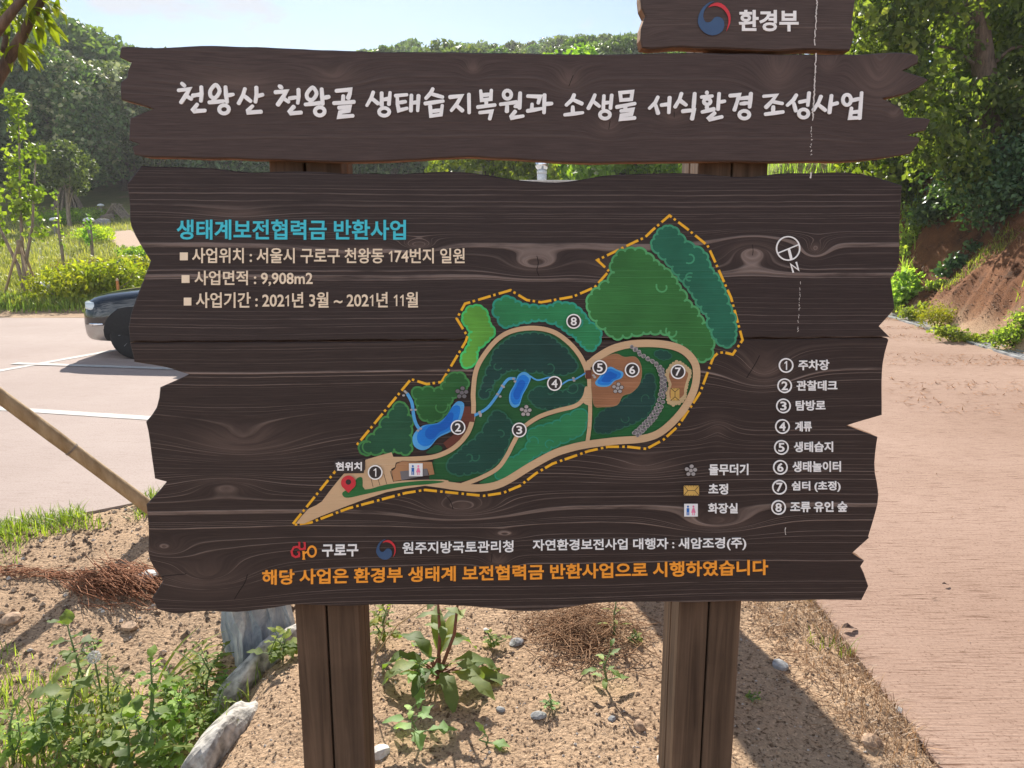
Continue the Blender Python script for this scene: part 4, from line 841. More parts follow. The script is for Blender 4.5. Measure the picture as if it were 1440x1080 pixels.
def hut(x0, y0, x1, y1):
    poly_obj('map_hut', [[(x0, y0), (x1, y0), (x1, y1), (x0, y1)]], P_HUT, lower); mb = MB(); h = nextlay(); w, e = (x1-x0), (y1-y0); m = min(w, e)*.42
    if w > e: a, b = (x0+m, (y0+y1)/2), (x1-m, (y0+y1)/2); tl_ = [(a, b), ((x0, y0), a), ((x0, y1), a), ((x1, y0), b), ((x1, y1), b)]
    else: a, b = ((x0+x1)/2, y0+m), ((x0+x1)/2, y1-m); tl_ = [(a, b), ((x0, y0), a), ((x1, y0), a), ((x0, y1), b), ((x1, y1), b)]
    for i, q in enumerate(tl_): ribbon(mb, q, .8, h+i*.000005, caps=False)
    for i in range(5):
        for yy, d in ((y0, 1.6), (y1, -1.6)): ribbon(mb, [(x0+(i+.7)*w/6, yy), (x0+(i+.9)*w/6, yy+d)], .5, h+.0001, caps=False)
    mb.build('map_hut_line', P_BLACK, lower)
hut(942, 545, 954.5, 562.5); hut(960.5, 681.5, 982, 695.5)
def toilet(x0, y0, x1, y1):
    poly_obj('map_toilet_icon', [[(x0, y0), (x1, y0), (x1, y1), (x0, y1)]], P_WHITE, lower); w = x1-x0; e = y1-y0; h = nextlay(); mb = MB()
    dot(mb, x0+w*.28, y0+e*.22, w*.075, w*.085, h); ribbon(mb, [(x0+w*.28, y0+e*.34), (x0+w*.28, y0+e*.64)], w*.2, h, caps=False); ribbon(mb, [(x0+w*.22, y0+e*.64), (x0+w*.22, y0+e*.9)], w*.08, h, caps=False); ribbon(mb, [(x0+w*.34, y0+e*.64), (x0+w*.34, y0+e*.9)], w*.08, h, caps=False); mb.build('map_toilet_figure', P_FBLUE, lower)
    mb = MB(); dot(mb, x0+w*.68, y0+e*.22, w*.075, w*.085, h); ribbon(mb, [(x0+w*.68, y0+e*.33), (x0+w*.68, y0+e*.7)], [w*.12, w*.34], h, caps=False); ribbon(mb, [(x0+w*.62, y0+e*.7), (x0+w*.62, y0+e*.9)], w*.06, h, caps=False); ribbon(mb, [(x0+w*.74, y0+e*.7), (x0+w*.74, y0+e*.9)], w*.06, h, caps=False); mb.build('map_toilet_figure', P_PINK, lower)
toilet(*z2([(677, 657)])[0], *z2([(751, 727)])[0]); toilet(961, 707, 980.2, 725)
# location pin and its label
lab = z2([(285, 635), (425, 635), (440, 650), (440, 690), (425, 708), (285, 708), (272, 690), (272, 650)]); poly_obj('map_label', [lab], DISC, lower)
text('현위치', 473, 648.3, 509.7, 660.5, LET_WHITE, lower, bold=0.03, h=LAY[0]+.0016, thick=.0014)
pin = z2([(350+40*math.cos(R(a)), 762+40*math.sin(R(a))) for a in range(150, 391, 15)]+[(350, 816)])
poly_obj('map_pin', [pin], RED, lower, LAY[0]+.0008); poly_obj('map_pin_hole', [z2(ell(350, 757, 15, 15))], DISC, lower, LAY[0]+.0010)
# boundary, dash and dot
BD = [(411, 738), (472, 662), (578, 533), (600, 540), (621, 537), (655, 480), (657.5, 473), (642.3, 448), (654, 427), (718, 408), (740.6, 421.8), (761, 425), (806, 417), (836, 404), (856.4, 381), (839.8, 365.8), (893, 340), (907, 333.7), (918, 323), (941.3, 303), (964.6, 320.6), (995, 345.4), (1003.7, 364.4), (1028, 419), (1044, 478), (1030, 498.5), (1019, 495.6), (1010, 495.8), (1003, 502), (984.4, 552), (953.5, 599), (933, 618), (909, 631), (881.5, 628), (855, 628), (828, 634), (776.7, 652), (753.5, 665.6), (731, 683), (707, 693), (680, 697), (652.7, 694.3), (598, 688.7), (570.6, 693), (490, 714.6), (437, 734.6), (411, 738)]
def dashes(poly):
    P = [Vector(p) for p in poly]; segs = []; Ls = [0]
    for i in range(1, len(P)): Ls.append(Ls[-1]+(P[i]-P[i-1]).length)
    def pos(s):
        for i in range(1, len(P)):
            if s <= Ls[i]: return P[i-1]+(P[i]-P[i-1])*((s-Ls[i-1])/max(1e-6, Ls[i]-Ls[i-1]))
        return P[-1]
    s = 0; up, lo, lo2 = MB(), MB(), MB()
    while s < Ls[-1]-8:
        for l0, l1, w in ((s+2, s+20.5, 3.5), (s+24.2, s+27.6, 3.3)):
            inner = [l for l in Ls if l0+.8 < l < l1-.8]; pts = [tuple(pos(t)) for t in [l0]+inner+[l1]]
            if 470 <= pts[0][0] <= 510 and 640 < pts[0][1] < 664: continue
            up_ = sum(p[1] for p in pts)/len(pts) < 478
            ribbon(up if up_ else (lo if s < 60 else lo2), pts, w, .0014, .0004, caps=False)
        s += 30.2
    up.build('boundary_line', P_YEL, upper); lo.build('boundary_line', P_YEL, lower); lo2.build('boundary_line', P_YEL, lower)
dashes(BD)
for n, (cx, cy_) in enumerate([(528.3, 662.8), (644.2, 599.8), (730, 603.4), (779.3, 538.2), (842.7, 516), (888, 519.4), (952.2, 521.8), (806.2, 451.3)], 1):
    par = upper if n == 8 else lower
    LAYN = LAY[0]+.001
    poly_obj('number_disc', [ell(cx, cy_, 10.3, 10.3, 28)], DISC, par, LAYN)
    mb = MB(); ribbon(mb, ell(cx, cy_, 9.5, 9.5, 32), 1.8, LAYN+.0004, closed=True); mb.build('number_ring', LET_WHITE, par)
    w = 4.2
    text(str(n), cx-(2.4 if n == 1 else w), cy_-5.8, cx+(1.6 if n == 1 else w), cy_+5.8, LET_WHITE, par, bold=0.02, h=LAYN+.0006, thick=.0004, name='number')
# ------------------------------------------------------------------ vegetation
def leaf_cloud(C, Nrm, size, rng, aspect=0.55, fold=0.25, droop=0.3, up=0.0):
    """C (n,3) centres, Nrm (n,3) outward dirs -> folded leaf blades of 6 verts / 4 tris-quads"""
    n = len(C); d = rng.normal(size=(n, 3)); d[:, 2] -= droop; d /= np.linalg.norm(d, axis=1)[:, None]
    nr = Nrm+rng.normal(size=(n, 3))*0.55; nr[:, 2] += up; nr -= d*(nr*d).sum(1)[:, None]; nr /= np.linalg.norm(nr, axis=1)[:, None]+1e-9
    s = np.cross(d, nr); l = size*rng.uniform(.6, 1.35, n); w = l*aspect*0.5*rng.uniform(.8, 1.2, n)
    l = l[:, None]; w = w[:, None]
    a = C-d*l*.5; m1 = C-d*l*.08; t = C+d*l*.5-nr*l*.12
    V = np.stack([a, m1+s*w+nr*w*fold, m1, m1-s*w+nr*w*fold, t], 1).reshape(-1, 3)
    b = np.arange(n)[:, None]*5
    Fq = np.concatenate([b+np.array([[0, 2, 1]]), b+np.array([[2, 4, 1]]), b+np.array([[0, 3, 2]]), b+np.array([[3, 4, 2]])])
    return V, Fq
def blob_points(blobs, n, rng, shell=0.45, gap=0.35):
    """points in a union of ellipsoids, mostly near their skins, thinned by a coarse noise so that sky shows through"""
    w = np.array([b[3]*b[4]*b[5] for b in blobs])**0.67; k = rng.choice(len(blobs), n*2, p=w/w.sum()); B = np.array(blobs)[k]
    d = rng.normal(size=(len(k), 3)); d /= np.linalg.norm(d, axis=1)[:, None]; r = (1-shell*rng.random(len(k))**1.5)[:, None]
    P = B[:, :3]+d*r*B[:, 3:6]
    f = 1.6/np.mean(B[:, 3]); nz = np.zeros(len(k))
    for i in range(6): nz += np.sin(P@(rng.normal(size=3)*f*2.2)+rng.uniform(0, 6.3))
    keep = nz > np.quantile(nz, gap); P = P[keep][:n]; d = d[keep][:n]
    return P, d
def limbs(mb, base, h, r0, ends, rng, kink=.08, start=.45):
    top = Vector(base)+Vector((rng.normal()*.05*h, rng.normal()*.05*h, h)); pts = []; rad = []
    for i in range(7):
        t = i/6; pts.append(Vector(base)+(top-Vector(base))*t+Vector((rng.normal(), rng.normal(), 0))*kink*r0*2*(0 < i)); rad.append(r0*(1.25 if i == 0 else 1-.62*t))
    mb.tube(pts, rad, 9)
    for e in ends:
        t = rng.uniform(start, .98); i = min(5, int(t*6)); p = pts[i]+(pts[i+1]-pts[i])*(t*6-i); e = Vector(e); m = p+(e-p)*.5+Vector((rng.normal()*.1, rng.normal()*.1, .12*(e-p).length*.6))
        rr = r0*(1-.62*t)*.55; mb.tube([p, p+(m-p)*.5+Vector((0, 0, .02)), m, m+(e-m)*.5, e], [rr, rr*.85, rr*.65, rr*.4, rr*.15], 6, False)
BARK = barkmat('bark', (0.05, 0.038, 0.03), (0.15, 0.115, 0.09)); BARK_L = barkmat('pale_bark', (0.16, 0.12, 0.09), (0.34, 0.27, 0.21)); BARK_R = barkmat('brown_bark', (0.06, 0.04, 0.03), (0.19, 0.13, 0.095), 9)
LF_FAR = leafmat('far_leaf', (0.06, 0.11, 0.04, 1), (0.16, 0.23, 0.085, 1), .4, .35)
LF_DEEP = leafmat('deep_leaf', (0.036, 0.075, 0.034, 1), (0.11, 0.17, 0.065, 1), .3, .5)
LF_LIME = leafmat('lime_leaf', (0.12, 0.21, 0.03, 1), (0.27, 0.37, 0.06, 1), .5, 1.5)
LF_BLOS = leafmat('blossom_tree_leaf', (0.06, 0.11, 0.045, 1), (0.16, 0.23, 0.09, 1), .4, .5)
LF_OAK = leafmat('broad_leaf', (0.07, 0.115, 0.032, 1), (0.20, 0.25, 0.07, 1), .58, 1.1, rough=.38)
LF_IVY = leafmat('ivy_leaf', (0.035, 0.085, 0.04, 1), (0.11, 0.18, 0.08, 1), .35, 2.0, rough=.35)
LF_WEED = leafmat('weed_leaf', (0.16, 0.25, 0.055, 1), (0.36, 0.45, 0.14, 1), .58, 6.0, rough=.7)
LF_DOCK = leafmat('dock_leaf', (0.13, 0.24, 0.075, 1), (0.27, 0.39, 0.15, 1), .55, 9.0, rough=.6)
LF_GRASS = leafmat('grass_blade', (0.13, 0.20, 0.03, 1), (0.30, 0.36, 0.09, 1), .45, 3.0)
LF_MEADOW = leafmat('meadow_blade', (0.20, 0.23, 0.07, 1), (0.42, 0.42, 0.17, 1), .4, .5)
LF_DRY = leafmat('dry_blade', (0.26, 0.16, 0.08, 1), (0.48, 0.34, 0.19, 1), .25, 8.0, tc_mul=(1, .9, .7))
BLOSSOM = leafmat('blossom', (0.20, 0.23, 0.10, 1), (0.38, 0.40, 0.21, 1), .3, .6, tc_mul=(1, 1, .8))
def tree_mesh(seed, h, cr, nleaf, lsize, leaf, bark, trunk_h=.45, r0=.16, nb=14, flat=.75, gap=.3, parent_name=None, blossom=0, aspect=.6, shell=.45):
    rng = np.random.default_rng(seed); blobs = []
    for i in range(nb):
        a = 2*math.pi*(i*.618+rng.uniform(0, .1)); v = (i+.5)/nb; rr = cr*(1-abs(2*v-.75)**2*.42)*rng.uniform(.25, .68)
        b = cr*rng.uniform(.30, .5); blobs.append((rr*math.cos(a), rr*math.sin(a), h*trunk_h+(h*(1-trunk_h)-b*.6)*v, b, b*rng.uniform(.8, 1.1), b*flat))
    tr = MB(); limbs(tr, (0, 0, -.25), h*.72, r0, [b[:3] for b in blobs[::1]], rng, start=trunk_h*.7)
    cw = MB(); P, D = blob_points(blobs, nleaf, rng, shell, gap); V, Fq = leaf_cloud(P, D, lsize, rng, aspect); cw.arr(V, Fq)
    bl = None
    if blossom:
        P, D = blob_points(blobs, blossom*4, rng, .12, .5); k = (D[:, 2] > -.1); P = P[k][:blossom]; D = D[k][:blossom]
        bl = MB(); V, Fq = leaf_cloud(P+D*.05, D+np.array([0, 0, 1.2]), lsize*1.1, rng, .9, .1, 0); bl.arr(V, Fq)
    return tr, cw, bl
def tree(name, label, loc, seed, h, cr, nleaf, lsize, leaf, bark, rz=0, group=None, cat='tree', **kw):
    t = thing(name, label, cat, loc, rz, group); tr, cw, bl = tree_mesh(seed, h, cr, nleaf, lsize, leaf, bark, **kw)
    tr.build('trunk', bark, t, True); cw.build('crown', leaf, t)
    if bl: bl.build('blossom', BLOSSOM, t)
    return t
gz_ = lambda x, y: float(hz(x, y, False))
# far wooded hillside: five shapes, one mesh each (trunk and crown) copied over the slope
FAR = []
for s, (h, cr, nl) in enumerate([(9, 3.6, 2600), (11, 3.9, 2800), (8, 4.2, 2600), (12, 3.3, 2600), (10, 4.4, 3000)]):
    tr, cw, _ = tree_mesh(40+s, h, cr, nl, .62, None, None, trunk_h=.28, r0=.2, nb=13, gap=.22)
    tr.mi = 0; mb = MB(); mb.add(tr.v, tr.f); mb.mi = 1
    for V, Fq, _m in cw.np: mb.arr(V, Fq)
    o = mb.build('hillside_tree', [BARK, LF_FAR]); FAR.append(o)
U0 = -.80; rng = np.random.default_rng(5); pts = []; used = set()
FH = (9, 11, 8, 12, 10)
def far_tree(x, y, sc=1.0):
    k = int(rng.integers(5)); o = FAR[k]; ppx = 720+F_PX*x/(y*CP+.3)
    ytop = float(np.interp(ppx, [0, 105, 150, 220, 330, 430, 520, 570, 640, 700, 760, 860, 950, 1205], [-60, -10, 36, 58, 64, 66, 62, 46, 48, 52, 46, 38, 42, 30]))+abs(rng.normal())*9
    top = EYE+y*math.tan(math.atan((540-ytop)/F_PX)-PITCH); s = min(sc*rng.uniform(.85, 1.2), (top-gz_(x, y)+.3)/(FH[k]*1.06))
    if s < .42: return
    if k in used: c = o.copy(); COL.objects.link(c)
    else: c = o; used.add(k)
    c.location = (x, y, gz_(x, y)-.3); c.rotation_euler = (0, 0, rng.uniform(0, 6.28)); c.scale = (s*rng.uniform(.95, 1.25), s*1.1, s)
    tag(c, 'dense green tree in the far wooded hillside behind the sign', 'tree', 'trees of the far wooded hillside')
def scatter(x0, x1, y0, y1, n, dmin, sc):
    k = 0; tries = 0
    while k < n and tries < n*40:
        tries += 1; x = rng.uniform(x0, x1); y = rng.uniform(y0, y1); u = x/y
        if not (U0 < u < .42): continue
        if all((x-a)**2+(y-b)**2 > dmin**2 for a, b in pts): pts.append((x, y)); far_tree(x, y, sc); k += 1
scatter(-44, 18, 56, 80, 55, 4.3, .95); scatter(-70, 34, 80, 112, 62, 5.2, 1.1); scatter(-90, 48, 112, 150, 85, 5.4, 1.15); U0 = -1.5; scatter(-100, -45, 50, 100, 60, 5.2, 1.1)
# nearer trees at the edge of the meadow, left
def P3(px, py, Y):  # base position on the ground below a picture column, at distance Y
    x = (px-720)/F_PX*(Y*CP+0.2); return (x, Y, gz_(x, Y))
tree('flowering_tree', 'broad dark tree sprinkled with cream blossom at the far left edge of the meadow', P3(108, 300, 47), 3, 8.9, 4.5, 15000, .26, LF_BLOS, BARK, trunk_h=.3, r0=.26, nb=20, blossom=2600, gap=.25, aspect=.6)
tree('flowering_tree', 'blossoming tree half hidden behind the left end of the title board', P3(205, 300, 50), 4, 8.2, 4.3, 12000, .27, LF_BLOS, BARK, trunk_h=.3, r0=.24, nb=18, blossom=2000, gap=.25)
tree('woodland_tree', 'tall dark tree at the left picture edge behind the staked sapling', P3(-5, 300, 45), 6, 13.5, 4.6, 8000, .42, LF_DEEP, BARK, trunk_h=.22, r0=.3, nb=20, gap=.15)
tree('woodland_tree', 'tall light green tree rising above the blossom tree', P3(48, 300, 58), 8, 15.5, 4.2, 7000, .5, LF_FAR, BARK, trunk_h=.35, r0=.3, nb=18, gap=.25)
tree('woodland_tree', 'rounded bright green tree between the blossom tree and the title board', P3(158, 300, 61), 9, 10.4, 4.2, 7000, .5, LF_FAR, BARK, trunk_h=.35, r0=.3, nb=16, gap=.25)
tree('woodland_tree', 'dark tree closing the wood edge left of the meadow path', P3(60, 300, 52), 12, 8.0, 4.2, 6000, .42, LF_DEEP, BARK, trunk_h=.1, r0=.25, nb=14, gap=.1)
tree('woodland_tree', 'low dark tree at the wood edge behind the log shelter', P3(185, 300, 53), 13, 7.5, 4.4, 6000, .42, LF_DEEP, BARK, trunk_h=.1, r0=.25, nb=14, gap=.1)
tree('woodland_tree', 'shady tree in the wood seen in the gap under the title board', P3(330, 300, 52), 14, 8.0, 4.8, 6000, .42, LF_DEEP, BARK, trunk_h=.1, r0=.25, nb=14, gap=.1)
tree('woodland_tree', 'dark tree in the gap right of the left post', P3(560, 300, 50), 15, 8.0, 5.0, 6000, .42, LF_DEEP, BARK, trunk_h=.1, r0=.25, nb=14, gap=.1)
tree('young_tree', 'small round tree with a pale trunk standing in the meadow', P3(103, 300, 36), 17, 3.9, 1.7, 2600, .2, LF_FAR, BARK_L, trunk_h=.48, r0=.11, nb=11, gap=.3)
tree('sunlit_tree', 'light green tree behind the roof vent', P3(690, 240, 30), 18, 6.3, 2.6, 4500, .32, LF_LIME, BARK, trunk_h=.15, r0=.14, nb=14, gap=.25)
tree('sunlit_tree', 'yellow green tree right of the roof vent', P3(885, 240, 29), 19, 6.5, 2.7, 4500, .32, LF_LIME, BARK, trunk_h=.15, r0=.14, nb=14, gap=.25)
tree('sunlit_tree', 'young green tree left of the right post', P3(800, 240, 36), 20, 6.6, 3.0, 4500, .34, LF_LIME, BARK, trunk_h=.12, r0=.14, nb=14, gap=.2)
tree('slope_tree', 'thin trunked tree on the grassy slope right of the right post', P3(1104, 240, 27), 23, 8.0, 2.6, 4500, .3, LF_OAK, BARK, trunk_h=.35, r0=.15, nb=14, gap=.3)
# staked sapling in the meadow
def stake_set(o, base, h, rad, r, a0, mat, n=3):
    for k in range(n):
        a = a0+k*2*math.pi/n; mb = MB(); b = Vector((math.cos(a)*rad, math.sin(a)*rad, -.1)); t = Vector((math.cos(a)*.05, math.sin(a)*.05, h)); t += (t-b)*.12
        mb.tube([b, (b+t)/2, t], [r*1.08, r, r*.95], 8); mb.build('stake', mat, o, True)
BAMBOO = barkmat('stake_wood', (0.27, 0.18, 0.10), (0.46, 0.34, 0.21), 4); ROPE = plain('straw_tie', (0.24, 0.18, 0.11), .9, bump=.5)
def sapling(name, label, px, py, h, cw, lsz, nl, seed, stems, stake_h, leaf):
    g = hit(px, py); t = thing(name, label, 'tree', g); rng = np.random.default_rng(seed); tr = MB(); blobs = []
    for (dx, dy, dz) in stems:
        e = Vector((dx, dy, dz)); m = e*.5+Vector((rng.normal()*.05, rng.normal()*.05, .1)); tr.tube([(0, 0, -.1), Vector((dx*.12, dy*.12, dz*.25)), m, e], [.045, .04, .03, .012], 7)
        for k in range(5): b = rng.uniform(.18, .34)*cw; u = .5+.55*k/4; blobs.append((dx*u+rng.normal()*.08, dy*u+rng.normal()*.1, dz*u, b, b, b*1.2))
    tr.build('trunk', BARK_L, t, True); cwm = MB(); P, D = blob_points(blobs, nl, rng, .7, .3); V, Fq = leaf_cloud(P, D, lsz, rng, .8, .15, .35); cwm.arr(V, Fq); cwm.build('crown', leaf, t)
    if stake_h:
        stake_set(t, g, stake_h, .48, .028, R(200), BAMBOO)
        mb = MB(); mb.tube([(0, 0, stake_h*.86), (0.01, 0, stake_h*1.12)], .075, 10); mb.build('straw_tie', ROPE, t, True)
    return t
sapling('staked_sapling', 'bright green sapling held by three wooden stakes at the left edge', 37, 420, 4.2, 0.9, .13, 1050, 31, [(-.85, .1, 2.9), (.25, .1, 4.0), (.62, -.1, 3.0)], 1.15, LF_LIME)
sapling('thin_sapling', 'thin sapling with a wire guy beside the meadow path', 131, 365, 1.5, .5, .12, 120, 33, [(.05, 0, 1.25), (-.1, 0, 1.0)], 0, LF_LIME)
sapling('thin_sapling', 'bare thin sapling stem left of the meadow path', 90, 376, 2.0, .5, .12, 60, 34, [(.02, 0, 2.0), (-.08, 0, 1.2)], 0, LF_LIME)
# garden lamps, spotlight, stump seats, log shelter
LAMP_W = plain('lamp_white', (.75, .76, .78), .3); LAMP_G = plain('lamp_grey', (.22, .2, .17), .6); STONE = plain('grey_stone', (.36, .34, .33), .9, var=.25, scale=14, bump=.8)
def garden_lamp(px, py, h, lab):
    t = thing('garden_lamp', lab, 'garden lamp', hit(px, py)); mb = MB(); mb.tube([(0, 0, -.1), (0, 0, h)], .055, 10); mb.build('post', LAMP_G, t, True)
    mb = MB(); mb.lathe([(.05, h), (.17, h+.02), (.19, h+.06), (.15, h+.11), (.04, h+.15)], 18); mb.build('lamp_head', LAMP_W, t, True)
garden_lamp(79, 333, .62, 'small garden lamp with a round white head behind the staked sapling'); garden_lamp(129, 352, .95, 'garden lamp with a white head beside the meadow path'); garden_lamp(143, 303, .5, 'farthest garden lamp before the dark wood')
t = thing('garden_spotlight', 'pair of small white spotlights on the grass by the sapling stakes', 'spotlight', hit(61, 419))
for s in (-1, 1):
    mb = MB(); mb.lathe([(.03, 0), (.085, .05), (.10, .19), (.085, .2)], 14, (s*.11, 0, .16)); mb.build('lamp_head', LAMP_W, t, True); mb = MB(); mb.tube([(s*.11, 0, -.05), (s*.11, 0, .18)], .02, 6); mb.build('post', LAMP_G, t)
g = hit(166, 309); t = thing('log_shelter', 'small grey A shaped shelter of leaning logs at the wood edge', 'shelter', g)
for i in range(9):
    for s in (-1, 1): mb = MB(); mb.tube([(s*.6, -.5+i*.12, -.1), (-s*.07, -.5+i*.12, .68+random.uniform(0, .16))], [.045, .03], 7); mb.build('log', BARK_L, t)
g = hit(83, 300); t = thing('branch_tepee', 'cone of grey dead branches stacked in the shade of the wood', 'branch pile', (g.x, g.y+1, gz_(g.x, g.y+1)))
for i in range(14):
    a = i*2.4; mb = MB(); mb.tube([(math.cos(a)*.9, math.sin(a)*.9, -.1), (math.cos(a)*-.1, math.sin(a)*-.1, 1.9+random.uniform(0, .5))], [.06, .03], 6); mb.build('branch', BARK_L, t)
def rock_mesh(sx, sy, sz, seed, rough=.22, sub=3):
    rn = np.random.default_rng(seed); bm = bmesh.new(); bmesh.ops.create_icosphere(bm, subdivisions=sub, radius=1); W = rn.normal(size=(7, 3)); Ph = rn.uniform(0, 6, 7)
    pl = [(Vector(rn.normal(size=3)).normalized(), rn.uniform(.62, .9)) for _ in range(7)]
    for v in bm.verts:
        p = v.co.copy()
        for nn, dd in pl:
            k = p.dot(nn)
            if k > dd: p -= nn*(k-dd)
        s = sum(math.sin(3*float(Vector(W[i]).dot(v.co))+Ph[i]) for i in range(7))/7; p *= 1+rough*s; v.co = (p.x*sx, p.y*sy, p.z*sz)
    bm.verts.index_update(); r = ([v.co[:] for v in bm.verts], [[v.index for v in f.verts] for f in bm.faces]); bm.free(); return r
def rock(name, label, loc, dims, mat, seed, rz=0, cat='stone', group=None, rough=.22, sub=3, sink=.3):
    mb = MB(); mb.add(*rock_mesh(*dims, seed, rough, sub)); o = mb.build(name, mat, None, False); o.location = (loc[0], loc[1], loc[2]+dims[2]*(1-2*sink)); o.rotation_euler = (0, 0, rz); return tag(o, label, cat, group)
rock('meadow_stone', 'round grey stone by the far meadow path', hit(145, 316), (.4, .35, .22), STONE, 3); rock('meadow_stone', 'brown stump like stone left of the grey meadow stone', hit(152, 310), (.35, .3, .3), BARK_L, 4)
rock('meadow_stone', 'dark stone among the yellow bushes behind the car', hit(117, 375), (.22, .2, .18), STONE, 5)
# bushes in the meadow
def bush(name, label, px, py, r, h, n, ls, leaf, seed, asp=.5, up=.6, grp=None):
    g = hit(px, py); t = thing(name, label, 'bush', g, 0, grp); rng = np.random.default_rng(seed); bl = [(rng.normal()*r*.5, rng.normal()*r*.4, h*rng.uniform(.35, .6), r*.45, r*.4, h*.5) for _ in range(9)]
    P, D = blob_points(bl, n, rng, .8, .15); P = P[P[:, 2] > .02]; D = D[:len(P)]; V, Fq = leaf_cloud(P, D, ls, rng, asp, .2, -up); mb = MB(); mb.arr(V, Fq); mb.build('foliage', leaf, t)
    tr = MB()
    for k in range(7): b = bl[k % 9]; tr.tube([(0, 0, -.05), (b[0]*.6, b[1]*.6, b[2]*.6), (b[0], b[1], b[2]*1.3)], [.015, .012, .006], 5)
    tr.build('stems', BARK_L, t); return t
YEL = leafmat('yellow_bush_leaf', (.22, .31, .02, 1), (.42, .46, .05, 1), .45, 1.0); OCH = leafmat('ochre_bush_leaf', (.22, .20, .06, 1), (.36, .33, .12, 1), .3, 1.0)
for i, (px, py, r, h, lab, lf) in enumerate([(100, 424, .8, .75, 'yellow green bush right of the sapling stakes', YEL), (132, 420, .85, .8, 'bright yellow green bush just above the car bonnet', YEL), (165, 416, .9, .85, 'yellow green bush behind the orange peg', YEL), (197, 412, .9, .85, 'yellow green bush touching the left edge of the board', YEL),
    (130, 392, .9, .5, 'ochre flowering shrub behind the yellow bushes', OCH), (155, 383, .9, .5, 'low ochre shrub near the meadow path', OCH), (180, 392, .8, .5, 'grey green shrub beside the ochre shrubs', LF_DEEP), (127, 340, 1.2, .6, 'pale yellow bush beyond the garden lamp', YEL),
    (70, 318, 1.2, .7, 'leafy green bush at the foot of the dark wood, left', LF_LIME), (98, 312, 1.4, .7, 'leafy green bush in front of the small round tree', LF_LIME), (126, 309, 1.3, .7, 'leafy green bush right of the small round tree', LF_LIME), (200, 365, .9, .4, 'low green bush behind the notch of the board', LF_LIME)]):
    bush('meadow_bush', lab, px, py, r, h, 1500, .11, lf, 60+i)
t = thing('marker_peg', 'short orange peg in front of the yellow bushes', 'peg', hit(168, 428)); mb = MB(); mb.tube([(0, 0, -.1), (0, 0, .5)], .03, 8); mb.build('shaft', plain('orange_peg', (.55, .2, .05), .6), t, True); mb = MB(); mb.lathe([(.032, .5), (.03, .53), (.012, .56)], 8); mb.build('tip', plain('pale_peg_tip', (.6, .4, .25), .6), t, True)
# meadow path
mb = MB(); q = [hit(*p) for p in ((151, 338), (160, 326), (178, 323), (200, 345), (222, 372), (196, 356), (170, 347))]
def ground_patch(name, pix, mat, lift=.02):
    pts = [hit(*p) for p in pix]; mb = MB(); tri = tessellate_polygon([[Vector((p.x, p.y, 0)) for p in pts]]); mb.add([(p.x, p.y, p.z+lift) for p in pts], [])
    for tt in tri: mb.f.append(tuple(tt)); mb.m.append(0)
    global MP; MP = [(p.x, p.y) for p in pts]
    o = mb.build(name, mat); bm = bmesh.new(); bm.from_mesh(o.data); bmesh.ops.subdivide_edges(bm, edges=bm.edges[:], cuts=5, use_grid_fill=True)
    for v in bm.verts: v.co.z = gz_(v.co.x, v.co.y)+lift
    bmesh.ops.recalc_face_normals(bm, faces=bm.faces); bm.to_mesh(o.data); bm.free(); return tag(o, kind='structure')
ground_patch('meadow_path', ((150, 336), (158, 327), (184, 324), (215, 350), (225, 372), (190, 354), (168, 348)), plain('meadow_path_earth', (.40, .27, .19), .95, bump=.4), .03)
# blades
def blades(name, P, hgt, wid, rng, mat, lean=.45, kind='stuff', seg=3):
    n = len(P); a = rng.uniform(0, 6.28, n); h = hgt*rng.uniform(.45, 1.3, n); ln = lean*rng.uniform(.1, 1.2, n); dx = np.cos(a); dy = np.sin(a); Vs = []
    for k in range(seg):
        t = k/seg; off = ln*h*t*t; zz = h*t*(1-.25*ln*t); w = wid*(1-.55*t)
        for s in (-1, 1): Vs.append(np.stack([P[:, 0]+dx*off-dy*w*s*.5, P[:, 1]+dy*off+dx*w*s*.5, P[:, 2]+zz], 1))
    off = ln*h; Vs.append(np.stack([P[:, 0]+dx*off, P[:, 1]+dy*off, P[:, 2]+h*(1-.25*ln)], 1)); m = 2*seg+1
    V = np.stack(Vs, 1).reshape(-1, 3); b = np.arange(n)[:, None]*m; mb = MB()
    F4 = np.concatenate([b+np.array([[2*k, 2*k+1, 2*k+3, 2*k+2]]) for k in range(seg-1)]); mb.arr(V, F4)
    me = mb; o_v = V; Ft = b+np.array([[2*seg-2, 2*seg-1, 2*seg]]); mb.np.append((np.zeros((0, 3)), Ft, 0))
    # faces of the second block index the first block's verts
    mb.np = [(V, F4, 0)]; o = None
    msh = bpy.data.meshes.new(name); msh.from_pydata(V.tolist(), [], F4.tolist()+Ft.tolist()); msh.materials.append(mat); msh.update()
    o = bpy.data.objects.new(name, msh); COL.objects.link(o)
    if kind: o['kind'] = kind
    return o
def zpts(x, y, fine=True): return np.stack([x, y, hz(x, y, fine)], 1)
rng = np.random.default_rng(77)
# meadow grass 16..46 m
n = 26000; y = 16.2+30*rng.random(n)**1.7; x = -y*rng.uniform(.42, .72, n); k = ~pip(x, y, MP); x, y = x[k], y[k]; blades('meadow_grass', zpts(x, y, False), .2, .03, rng, LF_MEADOW, .6)
n = 5000; y = rng.uniform(15.6, 17.2, n); x = -y*rng.uniform(.45, .72, n); k = rng.random(n) < sm(15.5, 16.6, y); blades('verge_grass', zpts(x[k], y[k], False), .22, .025, rng, LF_GRASS, .6)
